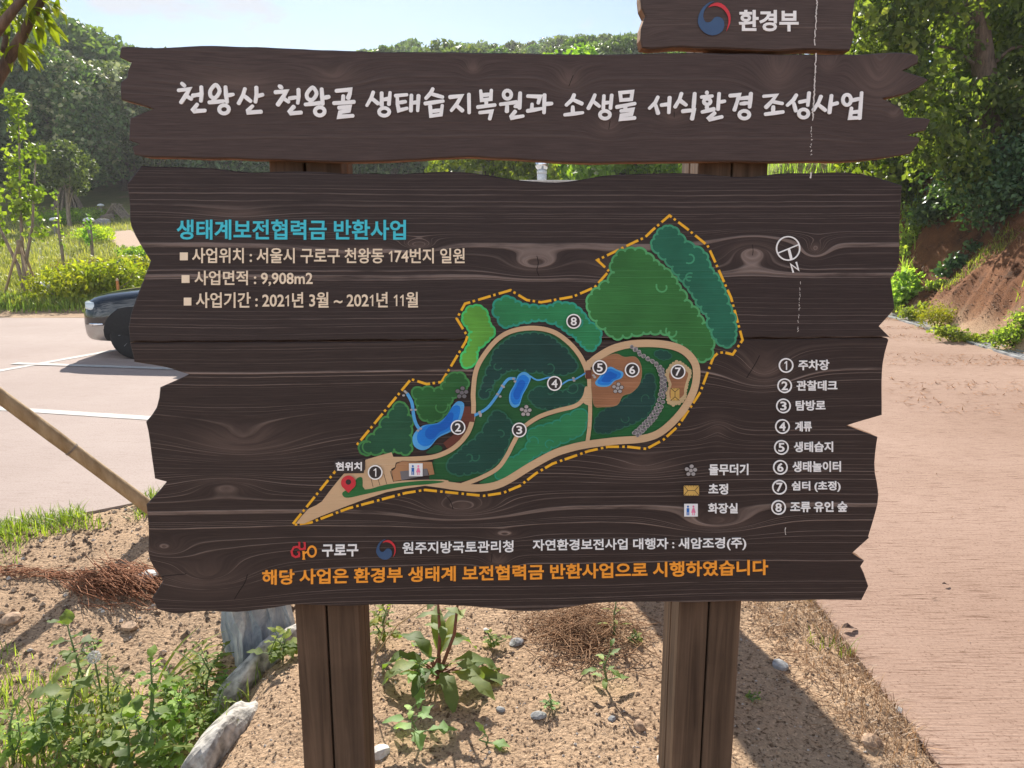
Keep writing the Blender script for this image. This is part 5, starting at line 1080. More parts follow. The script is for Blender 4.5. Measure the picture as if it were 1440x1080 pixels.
# grass strip along the near edge of the car park
def edge_pts(n, lo, hi, clump=.5):
    t = rng.random(n); A = np.array([(-4, 3.05), (-2.78, 3.95), (-2.4, 4.2), (-2.19, 4.37), (-1.5, 4.9), (0.3, 5.6), (1.3, 5.88)]); s = np.concatenate([[0], np.cumsum(np.linalg.norm(np.diff(A, axis=0), axis=1))]); t *= s[-1]
    x = np.interp(t, s, A[:, 0]); y = np.interp(t, s, A[:, 1]); d = lo+(hi-lo)*rng.random(n)**1.6; return x+d*.57, y-d*.82
x, y = edge_pts(8000, .02, .34); nz = wob(x, y, 7, 0); k = nz > -.35; blades('edge_grass', zpts(x[k], y[k]), .085, .006, rng, LF_GRASS, 1.0)
x, y = edge_pts(9000, .2, 1.0); nz = wob(x, y, 4, 8); k = nz > .25; blades('edge_grass', zpts(x[k], y[k]), .07, .006, rng, LF_GRASS, .9)
# dry and green tufts along the left edge of the path
n = 9000; y = rng.uniform(1.6, 5.6, n); x = np.interp(y, [p[1] for p in PATH_L], [p[0] for p in PATH_L])-.015-.30*rng.random(n)**1.8; nz = wob(x*1.6, y, 7, 3); k = nz > -.1; x, y = x[k], y[k]; u = rng.random(len(x))
blades('path_edge_straw', zpts(x[u < .5], y[u < .5]), .055, .003, rng, LF_DRY, 1.6); k = (u > .8) & (wob(x, y, 6, 40) > .2); blades('path_edge_grass', zpts(x[k], y[k]), .075, .005, rng, LF_GRASS, .9)
# sparse small grass on the sand, left
n = 7000; x = rng.uniform(-3.2, -.92, n); y = rng.uniform(1.7, 4.0, n); k = wob(x, y, 3.2, 15) > .5; blades('sparse_grass', zpts(x[k], y[k]), .05, .004, rng, LF_GRASS, 1.0)
n = 2600; x = rng.uniform(-2.0, -.92, n); y = rng.uniform(1.6, 2.7, n); k = wob(x, y, 5, 25) > -.1; blades('weed_grass', zpts(x[k], y[k]), .09, .005, rng, LF_WEED, .8)
# ------------------------------------------------------------------ near plants
def blade(mb, p, d, up, l, w, curl=.5, wave=0.0, shape=(.5, .95, 1, .8, .45), rn=random, fold=.18):
    d = d.normalized(); s = d.cross(up); s = s.normalized() if s.length > .1 else d.orthogonal().normalized(); n = s.cross(d).normalized(); base = len(mb.v); vs = []; k = len(shape)
    q = Vector(p); dd = d.copy(); vs.append(tuple(q))
    for i in range(k):
        dd = (dd-n*curl/k).normalized(); n = s.cross(dd).normalized(); q = q+dd*l/(k+1); ww = w*shape[i]*.5
        a = wave*w*math.sin(i*2.1+rn.random())
        vs += [tuple(q+s*ww+n*(ww*fold+a)), tuple(q), tuple(q-s*ww+n*(ww*fold-a))]
    q = q+dd*l/(k+1); vs.append(tuple(q)); fs = [(0, 2, 1), (0, 3, 2)]
    for i in range(k-1):
        b = 1+3*i; fs += [(b, b+1, b+4, b+3), (b+1, b+2, b+5, b+4)]
    b = 1+3*(k-1); e = len(vs)-1; fs += [(b, b+1, e), (b+1, b+2, e)]; mb.add(vs, fs)
OVATE = (.7, 1, .95, .7, .35); LANCE = (.55, .9, 1, .85, .5); LOBED = (.85, .6, 1, .55, .4); DOCKS = (.45, .8, .95, 1, .95, .8, .5)
STEM = plain('green_stem', (.12, .19, .06), .6); STEM_R = plain('reddish_stem', (.22, .09, .06), .6)
def weed(name, label, loc, h, seed, nst=1, nl=14, ll=.06, lw=.5, shape=OVATE, leaf=None, stem=None, lean=.25, curl=.6, top=True, group=None):
    rn = random.Random(seed); t = thing(name, label, 'plant', loc, 0, group); st = MB(); lf = MB()
    for k in range(nst):
        a = rn.uniform(0, 6.28); ln = rn.uniform(.2, 1)*lean; hh = h*rn.uniform(.75, 1.1); e = Vector((math.cos(a)*ln*hh, math.sin(a)*ln*hh, hh)); m = e*.5+Vector((rn.gauss(0, .02), rn.gauss(0, .02), hh*.06)); pts = [Vector((0, 0, -.02)), e*.22+Vector((0, 0, hh*.03)), m, e]
        r = .0035+h*.006; st.tube(pts, [r, r*.9, r*.7, r*.35], 6)
        for i in range(nl):
            u = .12+.88*(i/(nl-1) if nl > 1 else 1); p = pts[1]+(pts[2]-pts[1])*min(1, max(0, (u-.22)/.28)) if u < .5 else m+(e-m)*((u-.5)/.5)
            az = i*2.4+rn.uniform(-.4, .4); el = rn.uniform(.05, .6)+(.5 if u > .9 else 0); d = Vector((math.cos(az)*math.cos(el), math.sin(az)*math.cos(el), math.sin(el))); l = ll*rn.uniform(.65, 1.25)*(1.15-.55*u)
            stalk = l*.35; st.tube([p, p+d*stalk], [.0018, .0012], 4, False); blade(lf, p+d*stalk, d, Vector((0, 0, 1)), l, l*lw, curl*rn.uniform(.5, 1.4), .12, shape, rn)
    st.build('stem', stem or STEM, t, True); lf.build('leaves', leaf or LF_WEED, t, True); return t
def G(px, py): return hit(px, py)
# the weed patch at the lower left
W = [('tall leafy weed with toothed dark leaves, the leftmost of the patch', 96, 1030, .40, 1, 16, .085, .8, OVATE, LF_DOCK), ('tall branching weed with oval leaves in the middle of the patch', 208, 1062, .42, 2, 15, .075, .6, OVATE, LF_WEED), ('upright weed with narrow whorled leaves next to the slab rock', 292, 985, .24, 1, 26, .085, .22, LANCE, LF_WEED),
     ('bushy low weed at the foot of the leftmost tall weed', 60, 1062, .16, 3, 9, .06, .6, OVATE, LF_DOCK), ('spreading weed with small bright leaves left of the stone edge', 255, 1050, .20, 3, 12, .05, .6, OVATE, LF_WEED), ('low weed with rounded leaves at the lower picture edge', 150, 1075, .15, 3, 10, .06, .7, OVATE, LF_WEED),
     ('fine leaved weed between the two tall weeds', 150, 1010, .22, 3, 14, .05, .5, LOBED, LF_WEED), ('pale weed with lobed leaves below the slab rock', 275, 1020, .17, 2, 12, .055, .5, LOBED, LF_WEED), ('weed with arching stems at the left picture edge', 18, 1075, .22, 3, 12, .06, .55, LOBED, LF_WEED),
     ('dark leaved weed close to the bottom edge of the patch', 185, 1090, .20, 2, 12, .075, .7, OVATE, LF_DOCK), ('small round leaved weed in front of the tall branching weed', 230, 1090, .14, 2, 10, .055, .75, OVATE, LF_WEED), ('slender weed leaning over the sand at the back of the patch', 120, 965, .16, 2, 10, .045, .5, LOBED, LF_WEED),
     ('short feathery weed growing on the sand beyond the patch', 128, 935, .10, 3, 9, .035, .35, LOBED, LF_WEED), ('low creeping weed between the tall weeds and the stone edge', 235, 1000, .13, 4, 10, .04, .6, OVATE, LF_WEED)]
for i, (lab, px, py, h, ns, nl, ll, lw, shp, lf) in enumerate(W): weed('weed', lab, G(px, py), h, 200+i, ns, nl, ll, lw, shp, lf)
for i, (px, py) in enumerate([(75, 1010), (118, 1045), (170, 1035), (225, 1025), (262, 1000), (290, 1030), (240, 1075), (108, 1085), (285, 960)]): weed('weed', 'small light green weed in the thick weed patch at the lower left', G(px, py), random.uniform(.09, .17), 500+i, 3, 13, .045, .55, (OVATE, LOBED)[i % 2], LF_WEED, lean=.6, group='small weeds in the patch')
# long grass blades
def grass_clump(label, loc, n, l, w, seed, leaf, az=None, name='grass_clump'):
    rn = random.Random(seed); t = thing(name, label, 'grass', loc); mb = MB()
    for i in range(n):
        a = (az if az is not None else rn.uniform(0, 6.28))+rn.gauss(0, .5); el = rn.uniform(.5, 1.3); d = Vector((math.cos(a)*math.cos(el), math.sin(a)*math.cos(el), math.sin(el))); blade(mb, (rn.gauss(0, .015), rn.gauss(0, .015), 0), d, Vector((0, 0, 1)), l*rn.uniform(.7, 1.2), w, rn.uniform(.5, 1.6), 0, (.8, 1, 1, .9, .7, .4), rn, .35)
    mb.build('blades', leaf, t); return t
grass_clump('arching pale grass clump bending right beside the slab rock', G(215, 985), 7, .42, .013, 1, LF_WEED, R(25)); grass_clump('tall grass blades standing in the weed patch', G(128, 1010), 4, .30, .016, 2, LF_GRASS, R(120)); grass_clump('pale grass clump lying across the bottom of the weed patch', G(165, 1095), 5, .3, .014, 3, LF_WEED, R(5))
# dandelion clock
t = thing('dandelion', 'white dandelion clock on a thin stalk in the weed patch', 'flower', G(144, 1025)); mb = MB(); mb.tube([(0, 0, 0), (.01, 0, .14), (.0, 0, .27)], .003, 6); mb.build('stalk', STEM, t); mb = MB(); rn = np.random.default_rng(2); P = rn.normal(size=(420, 3)); P /= np.linalg.norm(P, axis=1)[:, None]
V, Fq = leaf_cloud(P*.02+np.array([0, 0, .285]), P, .008, rn, .4); mb.arr(V, Fq); mb.build('seed_head', plain('dandelion_white', (.7, .69, .66), .9), t)
# dock plant behind the left post
def dock(loc):
    rn = random.Random(8); t = thing('dock_plant', 'large dock plant with long wavy green leaves beside the left post', 'plant', loc); lf = MB(); st = MB()
    L_ = [(-10, .05, .30, .085, .5), (8, .5, .26, .08, 1.4), (35, .9, .25, .07, 2.0), (60, 1.1, .28, .07, 1.2), (100, 1.2, .26, .07, 1.0), (140, .9, .26, .08, 1.6), (165, .5, .26, .08, 1.6), (190, .45, .22, .07, 1.4), (215, .7, .22, .075, 1.2), (250, .6, .2, .07, 1.3), (290, .5, .24, .075, 1.6), (320, .4, .28, .08, .9), (340, .75, .24, .07, 2.2), (20, .25, .24, .07, .9), (120, .6, .22, .07, 1.4)]
    for az, el, l, w, cu in L_:
        l *= .86; el = min(1.25, el*1.15); w *= .9
        a = R(az); d = Vector((math.cos(a)*math.cos(el), math.sin(a)*math.cos(el), math.sin(el))); p = Vector((rn.gauss(0, .012), rn.gauss(0, .012), .02)); q = p+d*l*.28; mb = st; st.tube([p, p+d*l*.14, q], [.005, .004, .003], 5, False); blade(lf, q, d, Vector((0, 0, 1)), l*.9, w*.8, cu, .16, DOCKS, rn, .25)
    for k in range(2): st.tube([(0, 0, 0), (.01+k*.05, .02, .16), (.0+k*.08, .05, .34)], [.007, .006, .003], 7)
    for i in range(9): az = i*2.4; d = Vector((math.cos(az), math.sin(az), .5)); blade(lf, (.02, .03, .14+i*.022), d, Vector((0, 0, 1)), .10, .032, .8, .1, LANCE, rn)
    st.build('stem', STEM_R, t, True); lf.build('leaves', LF_DOCK, t, True)
dock(G(615, 958))
W2 = [('pale green goosefoot below the dock plant', 597, 975, .15, 1, 14, .075, .45, LOBED, LF_DOCK), ('small mugwort seedling with lobed leaves near the left post', 590, 1040, .12, 1, 9, .07, .6, LOBED, LF_DOCK), ('weed with soft leaves close behind the left post', 540, 905, .16, 3, 12, .055, .5, LOBED, LF_WEED), ('tuft of low clover right of the dock plant', 690, 912, .06, 4, 8, .025, .8, OVATE, LF_WEED),
      ('slim upright seedling in front of the dry grass clump', 852, 970, .13, 1, 12, .06, .4, LANCE, LF_DOCK), ('grass like seedling right of the dry grass clump', 863, 898, .14, 1, 8, .07, .18, LANCE, LF_WEED), ('tiny weed rosette at the middle of the sand', 775, 998, .035, 3, 7, .022, .5, LOBED, LF_DOCK), ('two leaved seedling at the lower middle of the sand', 684, 1046, .035, 2, 2, .055, .6, OVATE, LF_DOCK),
      ('small creeping weed by the right post', 893, 905, .04, 4, 7, .022, .6, OVATE, LF_WEED), ('weed on the stone edge left of the left post', 398, 925, .12, 3, 10, .06, .7, OVATE, LF_WEED), ('small weed right of the right post', 1058, 990, .03, 3, 6, .02, .5, LOBED, LF_WEED), ('leafy weed growing out of the foot of the slab rock', 322, 975, .10, 2, 8, .06, .5, OVATE, LF_DOCK)]
for i, (lab, px, py, h, ns, nl, ll, lw, shp, lf) in enumerate(W2): weed('seedling' if h < .14 else 'weed', lab, G(px, py), h, 300+i, ns, nl, ll, lw, shp, lf)
t = thing('dry_stalk', 'pale dry stalk leaning from the ground behind the left post', 'stalk', G(535, 990)); mb = MB(); mb.tube([(-.04, 0, 0), (-.03, .1, .12), (.04, .16, .2), (.16, .2, .27)], [.003, .003, .0025, .0015], 5); mb.build('stalk', LF_DRY, t); mb = MB(); mb.tube([(-.03, .1, .12), (0, .12, .22), (.02, .15, .28)], [.002, .0016, .001], 5); mb.build('twig', LF_DRY, t)
# dry grass clump, dried brush heap, coir strands
def strands(name, label, cat, loc, n, spread, l, r, seed, mat, flat=.35, az=None, az_s=3, hh=.12):
    rn = random.Random(seed); t = thing(name, label, cat, loc); mb = MB()
    for i in range(n):
        a = rn.uniform(0, 6.28) if az is None else az+rn.gauss(0, az_s); p = Vector((rn.gauss(0, spread[0]), rn.gauss(0, spread[1]), 0)); p.z = abs(rn.gauss(0, hh))*math.exp(-(p.x/spread[0])**2*.4-(p.y/spread[1])**2*.4)
        wz = float(hz(loc[0]+p.x, loc[1]+p.y))-loc[2]; p.z += wz+.004
        ll = l*rn.uniform(.5, 1.3); d = Vector((math.cos(a), math.sin(a), rn.uniform(-flat, flat))); c = Vector((rn.gauss(0, .25), rn.gauss(0, .25), rn.uniform(0, .3))); pts = [p-d*ll/2, p+c*ll*.2, p+d*ll/2]
        for q in pts: q.z = max(q.z, float(hz(loc[0]+q.x, loc[1]+q.y))-loc[2]+.003)
        mb.tube(pts, [r*.7, r, r*.5], 4, False)
    mb.build('strands', mat, t); return t
LF_STRAW = plain('straw_brown', (.30, .17, .09), .9, var=.3, scale=60)
RUST = plain('rust_brown_fibre', (.30, .125, .06), .9, var=.3, scale=40)
strands('dry_grass_clump', 'tangled clump of dead brown grass on the sand between the posts', 'dry grass', G(826, 893), 420, (.11, .11), .17, .0016, 3, LF_STRAW, .5, None, 3, .035)
strands('dried_brush', 'heap of rust brown dead needles and brush beside the board', 'brush heap', G(168, 822), 300, (.105, .06), .26, .0022, 4, RUST, .25, R(-38), .22, .05)
strands('dried_brush', 'thin line of rust brown brush trailing to the left edge', 'brush heap', G(55, 808), 150, (.24, .02), .10, .002, 5, RUST, .2, R(0), .6, .012)
strands('needle_litter', 'scattered brown pine needles in the sand right of the right post', 'needles', G(1120, 930), 240, (.05, .30), .07, .0009, 6, LF_STRAW, .1, None, 3, .004)
# stone edge and slab rock
def slate():
    m, nt, b, out = newmat('blue_grey_slate'); tc = N(nt, 'ShaderNodeTexCoord'); mp = N(nt, 'ShaderNodeMapping', Scale=(15, 15, 5.5)); L(nt, tc.outputs['Object'], mp.inputs[0]); no = N(nt, 'ShaderNodeTexNoise', Scale=1.0, Detail=8.0, Roughness=.65, Distortion=.6); L(nt, mp.outputs[0], no.inputs['Vector'])
    n2 = N(nt, 'ShaderNodeTexNoise', Scale=9.0, Detail=6.0); L(nt, tc.outputs['Object'], n2.inputs['Vector'])
    c = ramp(nt, no.outputs['Fac'], [(.3, (.14, .17, .20)), (.46, (.30, .34, .39)), (.58, (.44, .47, .50)), (.66, (.66, .66, .64))]); c = mixc(nt, .5, c, ramp(nt, n2.outputs['Fac'], [(.35, (.55, .55, .55)), (.65, (1.25, 1.22, 1.18))]), 'MULTIPLY'); L(nt, c, b.inputs['Base Color']); b.inputs['Roughness'].default_value = .7
    bp = N(nt, 'ShaderNodeBump', Strength=.9, Distance=.02); L(nt, no.outputs['Fac'], bp.inputs['Height']); L(nt, bp.outputs[0], b.inputs['Normal']); return m
SLATE = slate(); PALE = plain('pale_rock', (.42, .395, .36), .85, var=.35, scale=30, bump=1.0)
g = flat(352, 985, -.24)
bm = bmesh.new(); bmesh.ops.create_cube(bm, size=1); bmesh.ops.subdivide_edges(bm, edges=bm.edges[:], cuts=14, use_grid_fill=True)
for v in bm.verts:
    x, y, z = v.co; tp = 1-.12*(z+.5); cx = .04*math.sin(5*z+2)+.02*math.sin(17*z+4*y); x *= tp; y *= tp
    if x+y > .62: d_ = (x+y-.62)/2; x -= d_; y -= d_
    if -x+y*.6+z*.5 > .72: x += (-x+y*.6+z*.5-.72)*.7
    s_ = .012*math.sin(23*x+11*y)+.010*math.sin(31*y-13*z)+.006*math.sin(60*x+20*z); v.co = (x*.25+cx*.35+s_*.5, y*.24+s_*.6, z*.85+s_)
bm.verts.index_update(); mb = MB(); mb.add([v.co[:] for v in bm.verts], [[v.index for v in f.verts] for f in bm.faces]); bm.free()
o = mb.build('slab_rock', SLATE); o.location = (at(362, 930, 2.9).x, 2.9, -.20); o.rotation_euler = (R(-5), R(3), R(38)); tag(o, 'upright blue grey slab rock with white veins left of the left post', 'rock')
for (px, py), L3, seed, rz, lab in (((322, 1020), (.085, .30, .20), 37, -8, 'long pale rock edging the sand at the lower left of the left post'), ((388, 908), (.075, .26, .17), 29, -24, 'pale edging rock between the slab rock and the left post')):
    p = flat(px, py, 0); mb = MB(); mb.add(*rock_mesh(*L3, seed, .22, 4)); o = mb.build('edge_rock', PALE, None, False); o.location = (p.x-.045, p.y, -L3[2]*.80); o.rotation_euler = (R(2), R(14), R(rz)); tag(o, lab, 'rock')
PEB_W = plain('white_pebble', (.62, .60, .57), .8, var=.15, scale=40, bump=.4); PEB_G = plain('grey_pebble', (.27, .275, .285), .8, var=.25, scale=40, bump=.5); PEB_T = plain('tan_pebble', (.40, .27, .18), .85, var=.25, scale=50, bump=.5)
for i, (px, py, r, m, lab) in enumerate([(757, 1008, .022, PEB_G, 'dark grey stone in the middle of the sand'), (1097, 936, .03, PEB_G, 'blue grey stone at the edge of the shadow right of the right post'), (726, 905, .026, PEB_G, 'grey stone right of the dock plant'), (684, 889, .012, PEB_W, 'white pebble near the dock leaves'), (535, 1052, .03, PEB_W, 'pale stone at the foot of the left post'), (612, 996, .018, PEB_T, 'tan stone beside the mugwort seedling'), (183, 884, .035, PEB_T, 'tan stone on the sand behind the weed patch'),
    (16, 876, .04, PEB_T, 'brown stone at the left picture edge'), (208, 808, .05, PEB_W, 'white stone behind the brush heap'), (900, 1022, .022, PEB_T, 'pale tan stone near the right post'), (933, 1072, .024, PEB_W, 'rounded pale pebble touching the right post'), (704, 1000, .014, PEB_G, 'grey pebble left of the dark grey stone'), (1225, 1046, .03, PEB_T, 'flat sandy stone near the path edge'), (860, 1014, .013, PEB_G, 'small grey pebble right of the dark grey stone'), (1262, 1003, .015, PEB_W, 'pale chip of stone beside the path edge')]):
    rock('stone', lab, G(px, py), (r*1.2, r, r*.6), m, 400+i, random.uniform(0, 3), sub=2)
# gravel: countless grains
def gravel(name, n, x0, x1, y0, y1, smin, smax, mat, seed, pred=None):
    rng = np.random.default_rng(seed); x = rng.uniform(x0, x1, n); y = rng.uniform(y0, y1, n); k = (~pip(x, y, LOT)) & (~pip(x, y, PATH_POLY))
    if pred is not None: k &= pred(x, y)
    x, y = x[k], y[k]; n = len(x); z = hz(x, y); s = smin*(smax/smin)**(rng.random(n)**2.2)
    U = np.array([(1, 0, 0), (-1, 0, 0), (0, 1, 0), (0, -1, 0), (0, 0, .75), (0, 0, -.6)], float); V = U[None]*s[:, None, None]*rng.uniform(.6, 1.3, (n, 6, 1)); a = rng.uniform(0, 6.28, n); c, sn = np.cos(a), np.sin(a)
    X = V[:, :, 0]*c[:, None]-V[:, :, 1]*sn[:, None]; Y = V[:, :, 0]*sn[:, None]+V[:, :, 1]*c[:, None]; V = np.stack([X+x[:, None], Y+y[:, None], V[:, :, 2]+z[:, None]+s[:, None]*.2], 2).reshape(-1, 3)
    F0 = np.array([(0, 2, 4), (2, 1, 4), (1, 3, 4), (3, 0, 4), (2, 0, 5), (1, 2, 5), (3, 1, 5), (0, 3, 5)]); mb = MB(); mb.arr(V, (np.arange(n)[:, None, None]*6+F0[None]).reshape(-1, 3)); return tag(mb.build(name, mat), kind='stuff')
def gravel_mat():
    m, nt, b, out = newmat('gravel'); ge = N(nt, 'ShaderNodeNewGeometry'); L(nt, ramp(nt, ge.outputs['Random Per Island'], [(0, (.08, .055, .04)), (.3, (.20, .13, .08)), (.42, (.34, .23, .15)), (.6, (.37, .26, .17)), (.9, (.42, .33, .25)), (1, (.50, .47, .44))]), b.inputs['Base Color']); b.inputs['Roughness'].default_value = .9; return m
GM = gravel_mat()
gravel('gravel', 24000, -1.0, 1.3, 1.75, 4.6, .0018, .007, GM, 1); gravel('gravel', 9000, -3.2, -.9, 1.7, 4.3, .0028, .018, GM, 2)
# litter on the path
LITTER = plain('leaf_litter', (.27, .15, .075), .9, var=.35, scale=30)
def litter(name, x, y, z, s, mat, seed, asp=.35):
    rng = np.random.default_rng(seed); P = np.stack([x, y, z], 1); D = np.tile([0, 0, 1.0], (len(x), 1)); n = len(x); d = rng.normal(size=(n, 3)); d[:, 2] *= .12; d /= np.linalg.norm(d, axis=1)[:, None]; V, Fq = leaf_cloud(P, D*4, s, rng, asp, .2, 0); return V, Fq
rng = np.random.default_rng(12)
def flakes(name, x, y, z, size, asp, mat, kind='stuff'):
    n = len(x); a = rng.uniform(0, 6.28, n); l = size*rng.uniform(.5, 1.4, n); w = l*asp; c, s = np.cos(a), np.sin(a); t = rng.normal(size=(n, 4))*.15
    V = np.stack([np.stack([x+c*l*.5, y+s*l*.5, z+abs(t[:, 0])*l], 1), np.stack([x-s*w*.5, y+c*w*.5, z+abs(t[:, 1])*w], 1), np.stack([x-c*l*.5, y-s*l*.5, z+abs(t[:, 2])*l], 1), np.stack([x+s*w*.5, y-c*w*.5, z+abs(t[:, 3])*w], 1)], 1).reshape(-1, 3)
    mb = MB(); mb.arr(V, np.arange(n*4).reshape(-1, 4)); return tag(mb.build(name, mat), kind=kind)
y = rng.uniform(6, 15, 3600); d = rng.random(3600)**2*2.4; x = gx(y)-.05-d; k = wob(x*.8, y*2.5, 1.5, 0) > .1; flakes('needle_litter', x[k], y[k], np.full(k.sum(), .008), .09, .10, plain('orange_needles', (.36, .17, .07), .9, var=.3))
y = rng.uniform(2, 12, 700); x = rng.uniform(1.5, 6.2, 700); flakes('path_litter', x, y, np.full(700, .007), .03, .14, LITTER)
for i, (px, py, s, lab) in enumerate([(1196, 886, .075, 'curled dead leaf on the near left edge of the path'), (1330, 825, .035, 'small dark dead leaf on the open path')]):
    t = MB(); p = G(px, py); rn = random.Random(i); blade(t, (-s/2, 0, .012), Vector((1, .2, .02)), Vector((0, 0, 1)), s, s*.5, .25, .12, OVATE, rn, .5); o = t.build('dead_leaf', plain('dead_leaf_brown', (.12, .07, .05), .8, var=.2), None); o.location = (p.x, p.y, .003); tag(o, lab, 'leaf')
# drain channel along the right edge of the path
STEEL = plain('zinc_drain', (.40, .42, .45), .5, .35, var=.2, scale=6); DARK = plain('drain_dark', (.03, .03, .032), .9)
t = thing('drain_channel', 'grey grated drain channel running along the foot of the earth bank', 'drain'); ys_ = np.arange(-2, 16.01, .5)
for nm, o0, o1, z0, z1, mt in (('channel_bed', .06, .30, -.05, -.03, DARK), ('rail', 0, .055, -.1, .022, STEEL), ('rail', .30, .36, -.1, .028, STEEL), ('grate_bar', .12, .15, -.06, .012, STEEL), ('grate_bar', .20, .23, -.06, .012, STEEL)):
    mb = MB(); vs = []
    for yy in ys_: X = float(gx(yy)); vs += [(X+o0, yy, z0), (X+o1, yy, z0), (X+o1, yy, z1), (X+o0, yy, z1)]
    mb.add(vs, [(4*i+j, 4*i+(j+1) % 4, 4*i+4+(j+1) % 4, 4*i+4+j) for i in range(len(ys_)-1) for j in range(4)]); mb.build(nm, mt, t)
mb = MB()
for yy in np.arange(2, 16, .12): X = float(gx(yy)); mb.box((X+.055, yy, -.03), (X+.30, yy+.02, .008))
o = mb.build('cross_bars', STEEL, t); o['kind'] = 'stuff'
# ------------------------------------------------------------------ the bank on the right, its tree, ivy and plants
rng = np.random.default_rng(91)
def bank_tree():
    b = P3(1394, 250, 15.2); t = thing('bank_tree', 'big leafy tree with a brown trunk on top of the earth bank', 'tree', b); bx, by, bz = b
    tr = MB(); pts = []
    for px, py, Y in ((1400, 330, 15.2), (1397, 240, 15.2), (1392, 170, 15.2), (1384, 100, 15.2), (1374, 30, 15.2), (1366, -60, 15.2), (1362, -200, 15.2)): pts.append(at(px, py, Y)-Vector(b))
    tr.tube(pts, [.27, .225, .215, .21, .20, .19, .16], 12)
    blobs = []
    def L_(i, px, py, Y, r):
        e = at(px, py, Y+3.7)-Vector(b); p = pts[i]; m = (p+e)/2+Vector((0, 0, .15)); tr.tube([p, m, e], [r, r*.7, r*.25], 7, False)
    L_(4, 1270, 22, 11.0, .05); L_(3, 1290, 60, 11.2, .04); L_(2, 1310, 120, 11.0, .035); L_(3, 1460, 60, 11.0, .05); L_(2, 1470, 130, 11.3, .04); L_(5, 1250, -60, 11.6, .05); L_(1, 1330, 190, 11.0, .03)
    tr.build('trunk', BARK_R, t, True)
    for px, py, Y, r in ((1225, 25, 10.8, .55), (1262, 60, 11.2, .5), (1300, 10, 10.8, .55), (1330, 70, 11.6, .5), (1240, 95, 11.4, .42), (1285, 120, 11.0, .5), (1330, 150, 11.2, .5), (1300, 190, 10.8, .45), (1345, 205, 11.0, .45), (1425, 30, 11.6, .55), (1440, 100, 11.4, .5), (1430, 160, 11.2, .45), (1480, 60, 11.5, .7), (1490, 160, 11.5, .7), (1240, -50, 11.2, .7), (1330, -60, 11.2, .8), (1440, -70, 11.4, .8), (1215, 60, 12.2, .4), (1385, -10, 10.7, .35), (1400, 130, 11.0, .32), (1350, 240, 10.9, .4), (1300, 232, 11.0, .3)):
        r *= 1.33; p = at(px, py, Y+3.7)-Vector(b); blobs.append((p.x, p.y, p.z, r, r*1.15, r*.8))
    cw = MB(); P, D = blob_points(blobs, 10500, rng, .75, .22); V, Fq = leaf_cloud(P, D, .155, rng, .62, .22, .5); cw.arr(V, Fq); cw.build('crown', LF_OAK, t)
bank_tree()
LF_SUN = leafmat('sunlit_broad_leaf', (0.07, 0.14, 0.02, 1), (0.19, 0.27, 0.04, 1), .55, .9, rough=.4)
for i, (px, Y, h, cr, lab) in enumerate([(1240, 18.5, 6.6, 2.0, 'sunlit leafy tree behind the end of the title board'), (1330, 20.5, 8.2, 2.6, 'dense tree behind the big bank tree'), (1440, 19.0, 7.6, 2.5, 'tree closing the right edge behind the bank tree'), (1290, 25, 9.0, 3.0, 'tall tree farther back on the bank'), (1420, 25.0, 10.5, 3.2, 'tall dark tree at the back right of the bank'), (1500, 15.5, 6.0, 2.0, 'leafy tree just right of the picture edge on the bank')]):
    tree('bank_wood_tree', lab, P3(px, 240, Y), 120+i, h, cr, 6500, .18, LF_SUN if i in (0, 1, 3) else LF_OAK, BARK, trunk_h=.12, r0=.12, nb=20, gap=.2, aspect=.65, shell=.7)
def shrub3(name, label, spec, n, ls, leaf, seed, asp=.6, gap=.2, cat='bush', twigs=True):
    b0 = hit(*spec[0][:2]) if len(spec[0]) == 2 else None; g = b0; t = thing(name, label, cat, g); r_ = np.random.default_rng(seed); bl = []
    for px, py, dY, r in spec[1:]:
        r *= g.y/10.2; p = at(px, py, g.y+dY); p.z = max(p.z, gz_(p.x, p.y)+r*.15); p = p-g; bl.append((p.x, p.y, p.z, r, r, r*.8))
    P, D = blob_points(bl, n, r_, .9, gap); P = P+r_.normal(size=P.shape)*np.mean([b[3] for b in bl])*np.array([.45, .45, .22]); zz = hz(P[:, 0]+g.x, P[:, 1]+g.y, False)-g.z; k = P[:, 2] > zz+.01; P, D = P[k], D[k]; V, Fq = leaf_cloud(P, D, ls*g.y/10.8, r_, asp, .2, .35); mb = MB(); mb.arr(V, Fq); mb.build('foliage', leaf, t)
    tr = MB()
    for b in bl:
        e = Vector(b[:3]); tr.tube([(0, 0, -.05), e*.45+Vector((0, 0, .05)), e*.8, e], [.016, .012, .008, .004], 5, False)
    tr.build('stems', BARK_R, t); return t
shrub3('ivy_bush', 'dark glossy ivy bush hanging over the right edge of the earth bank', [(1400, 330), (1380, 215, .5, .35), (1420, 220, .4, .4), (1450, 250, .2, .4), (1400, 262, .1, .32), (1430, 290, 0, .3), (1372, 275, .1, .28), (1340, 262, .2, .25), (1460, 190, .5, .45), (1350, 235, .4, .25), (1385, 300, 0, .22)], 7500, .075, LF_IVY, 1)
shrub3('ivy_bush', 'lighter leafy bush left of the ivy on the earth bank', [(1320, 320), (1315, 290, .1, .2), (1335, 300, 0, .22), (1355, 310, 0, .2), (1300, 305, .1, .14), (1370, 325, 0, .16)], 2200, .075, LF_IVY, 2)
shrub3('bank_plant', 'leafy green plant on the bank beside the lower edge of the upper plank', [(1270, 430), (1268, 405, 0, .18), (1282, 420, 0, .17), (1262, 425, .1, .16), (1275, 390, .1, .13)], 900, .085, LF_WEED, 3)
shrub3('bank_plant', 'small fern like plant in the middle of the red bank', [(1340, 385), (1338, 372, 0, .1), (1352, 365, 0, .1), (1325, 382, 0, .09), (1372, 350, 0, .1)], 500, .07, LF_IVY, 4)
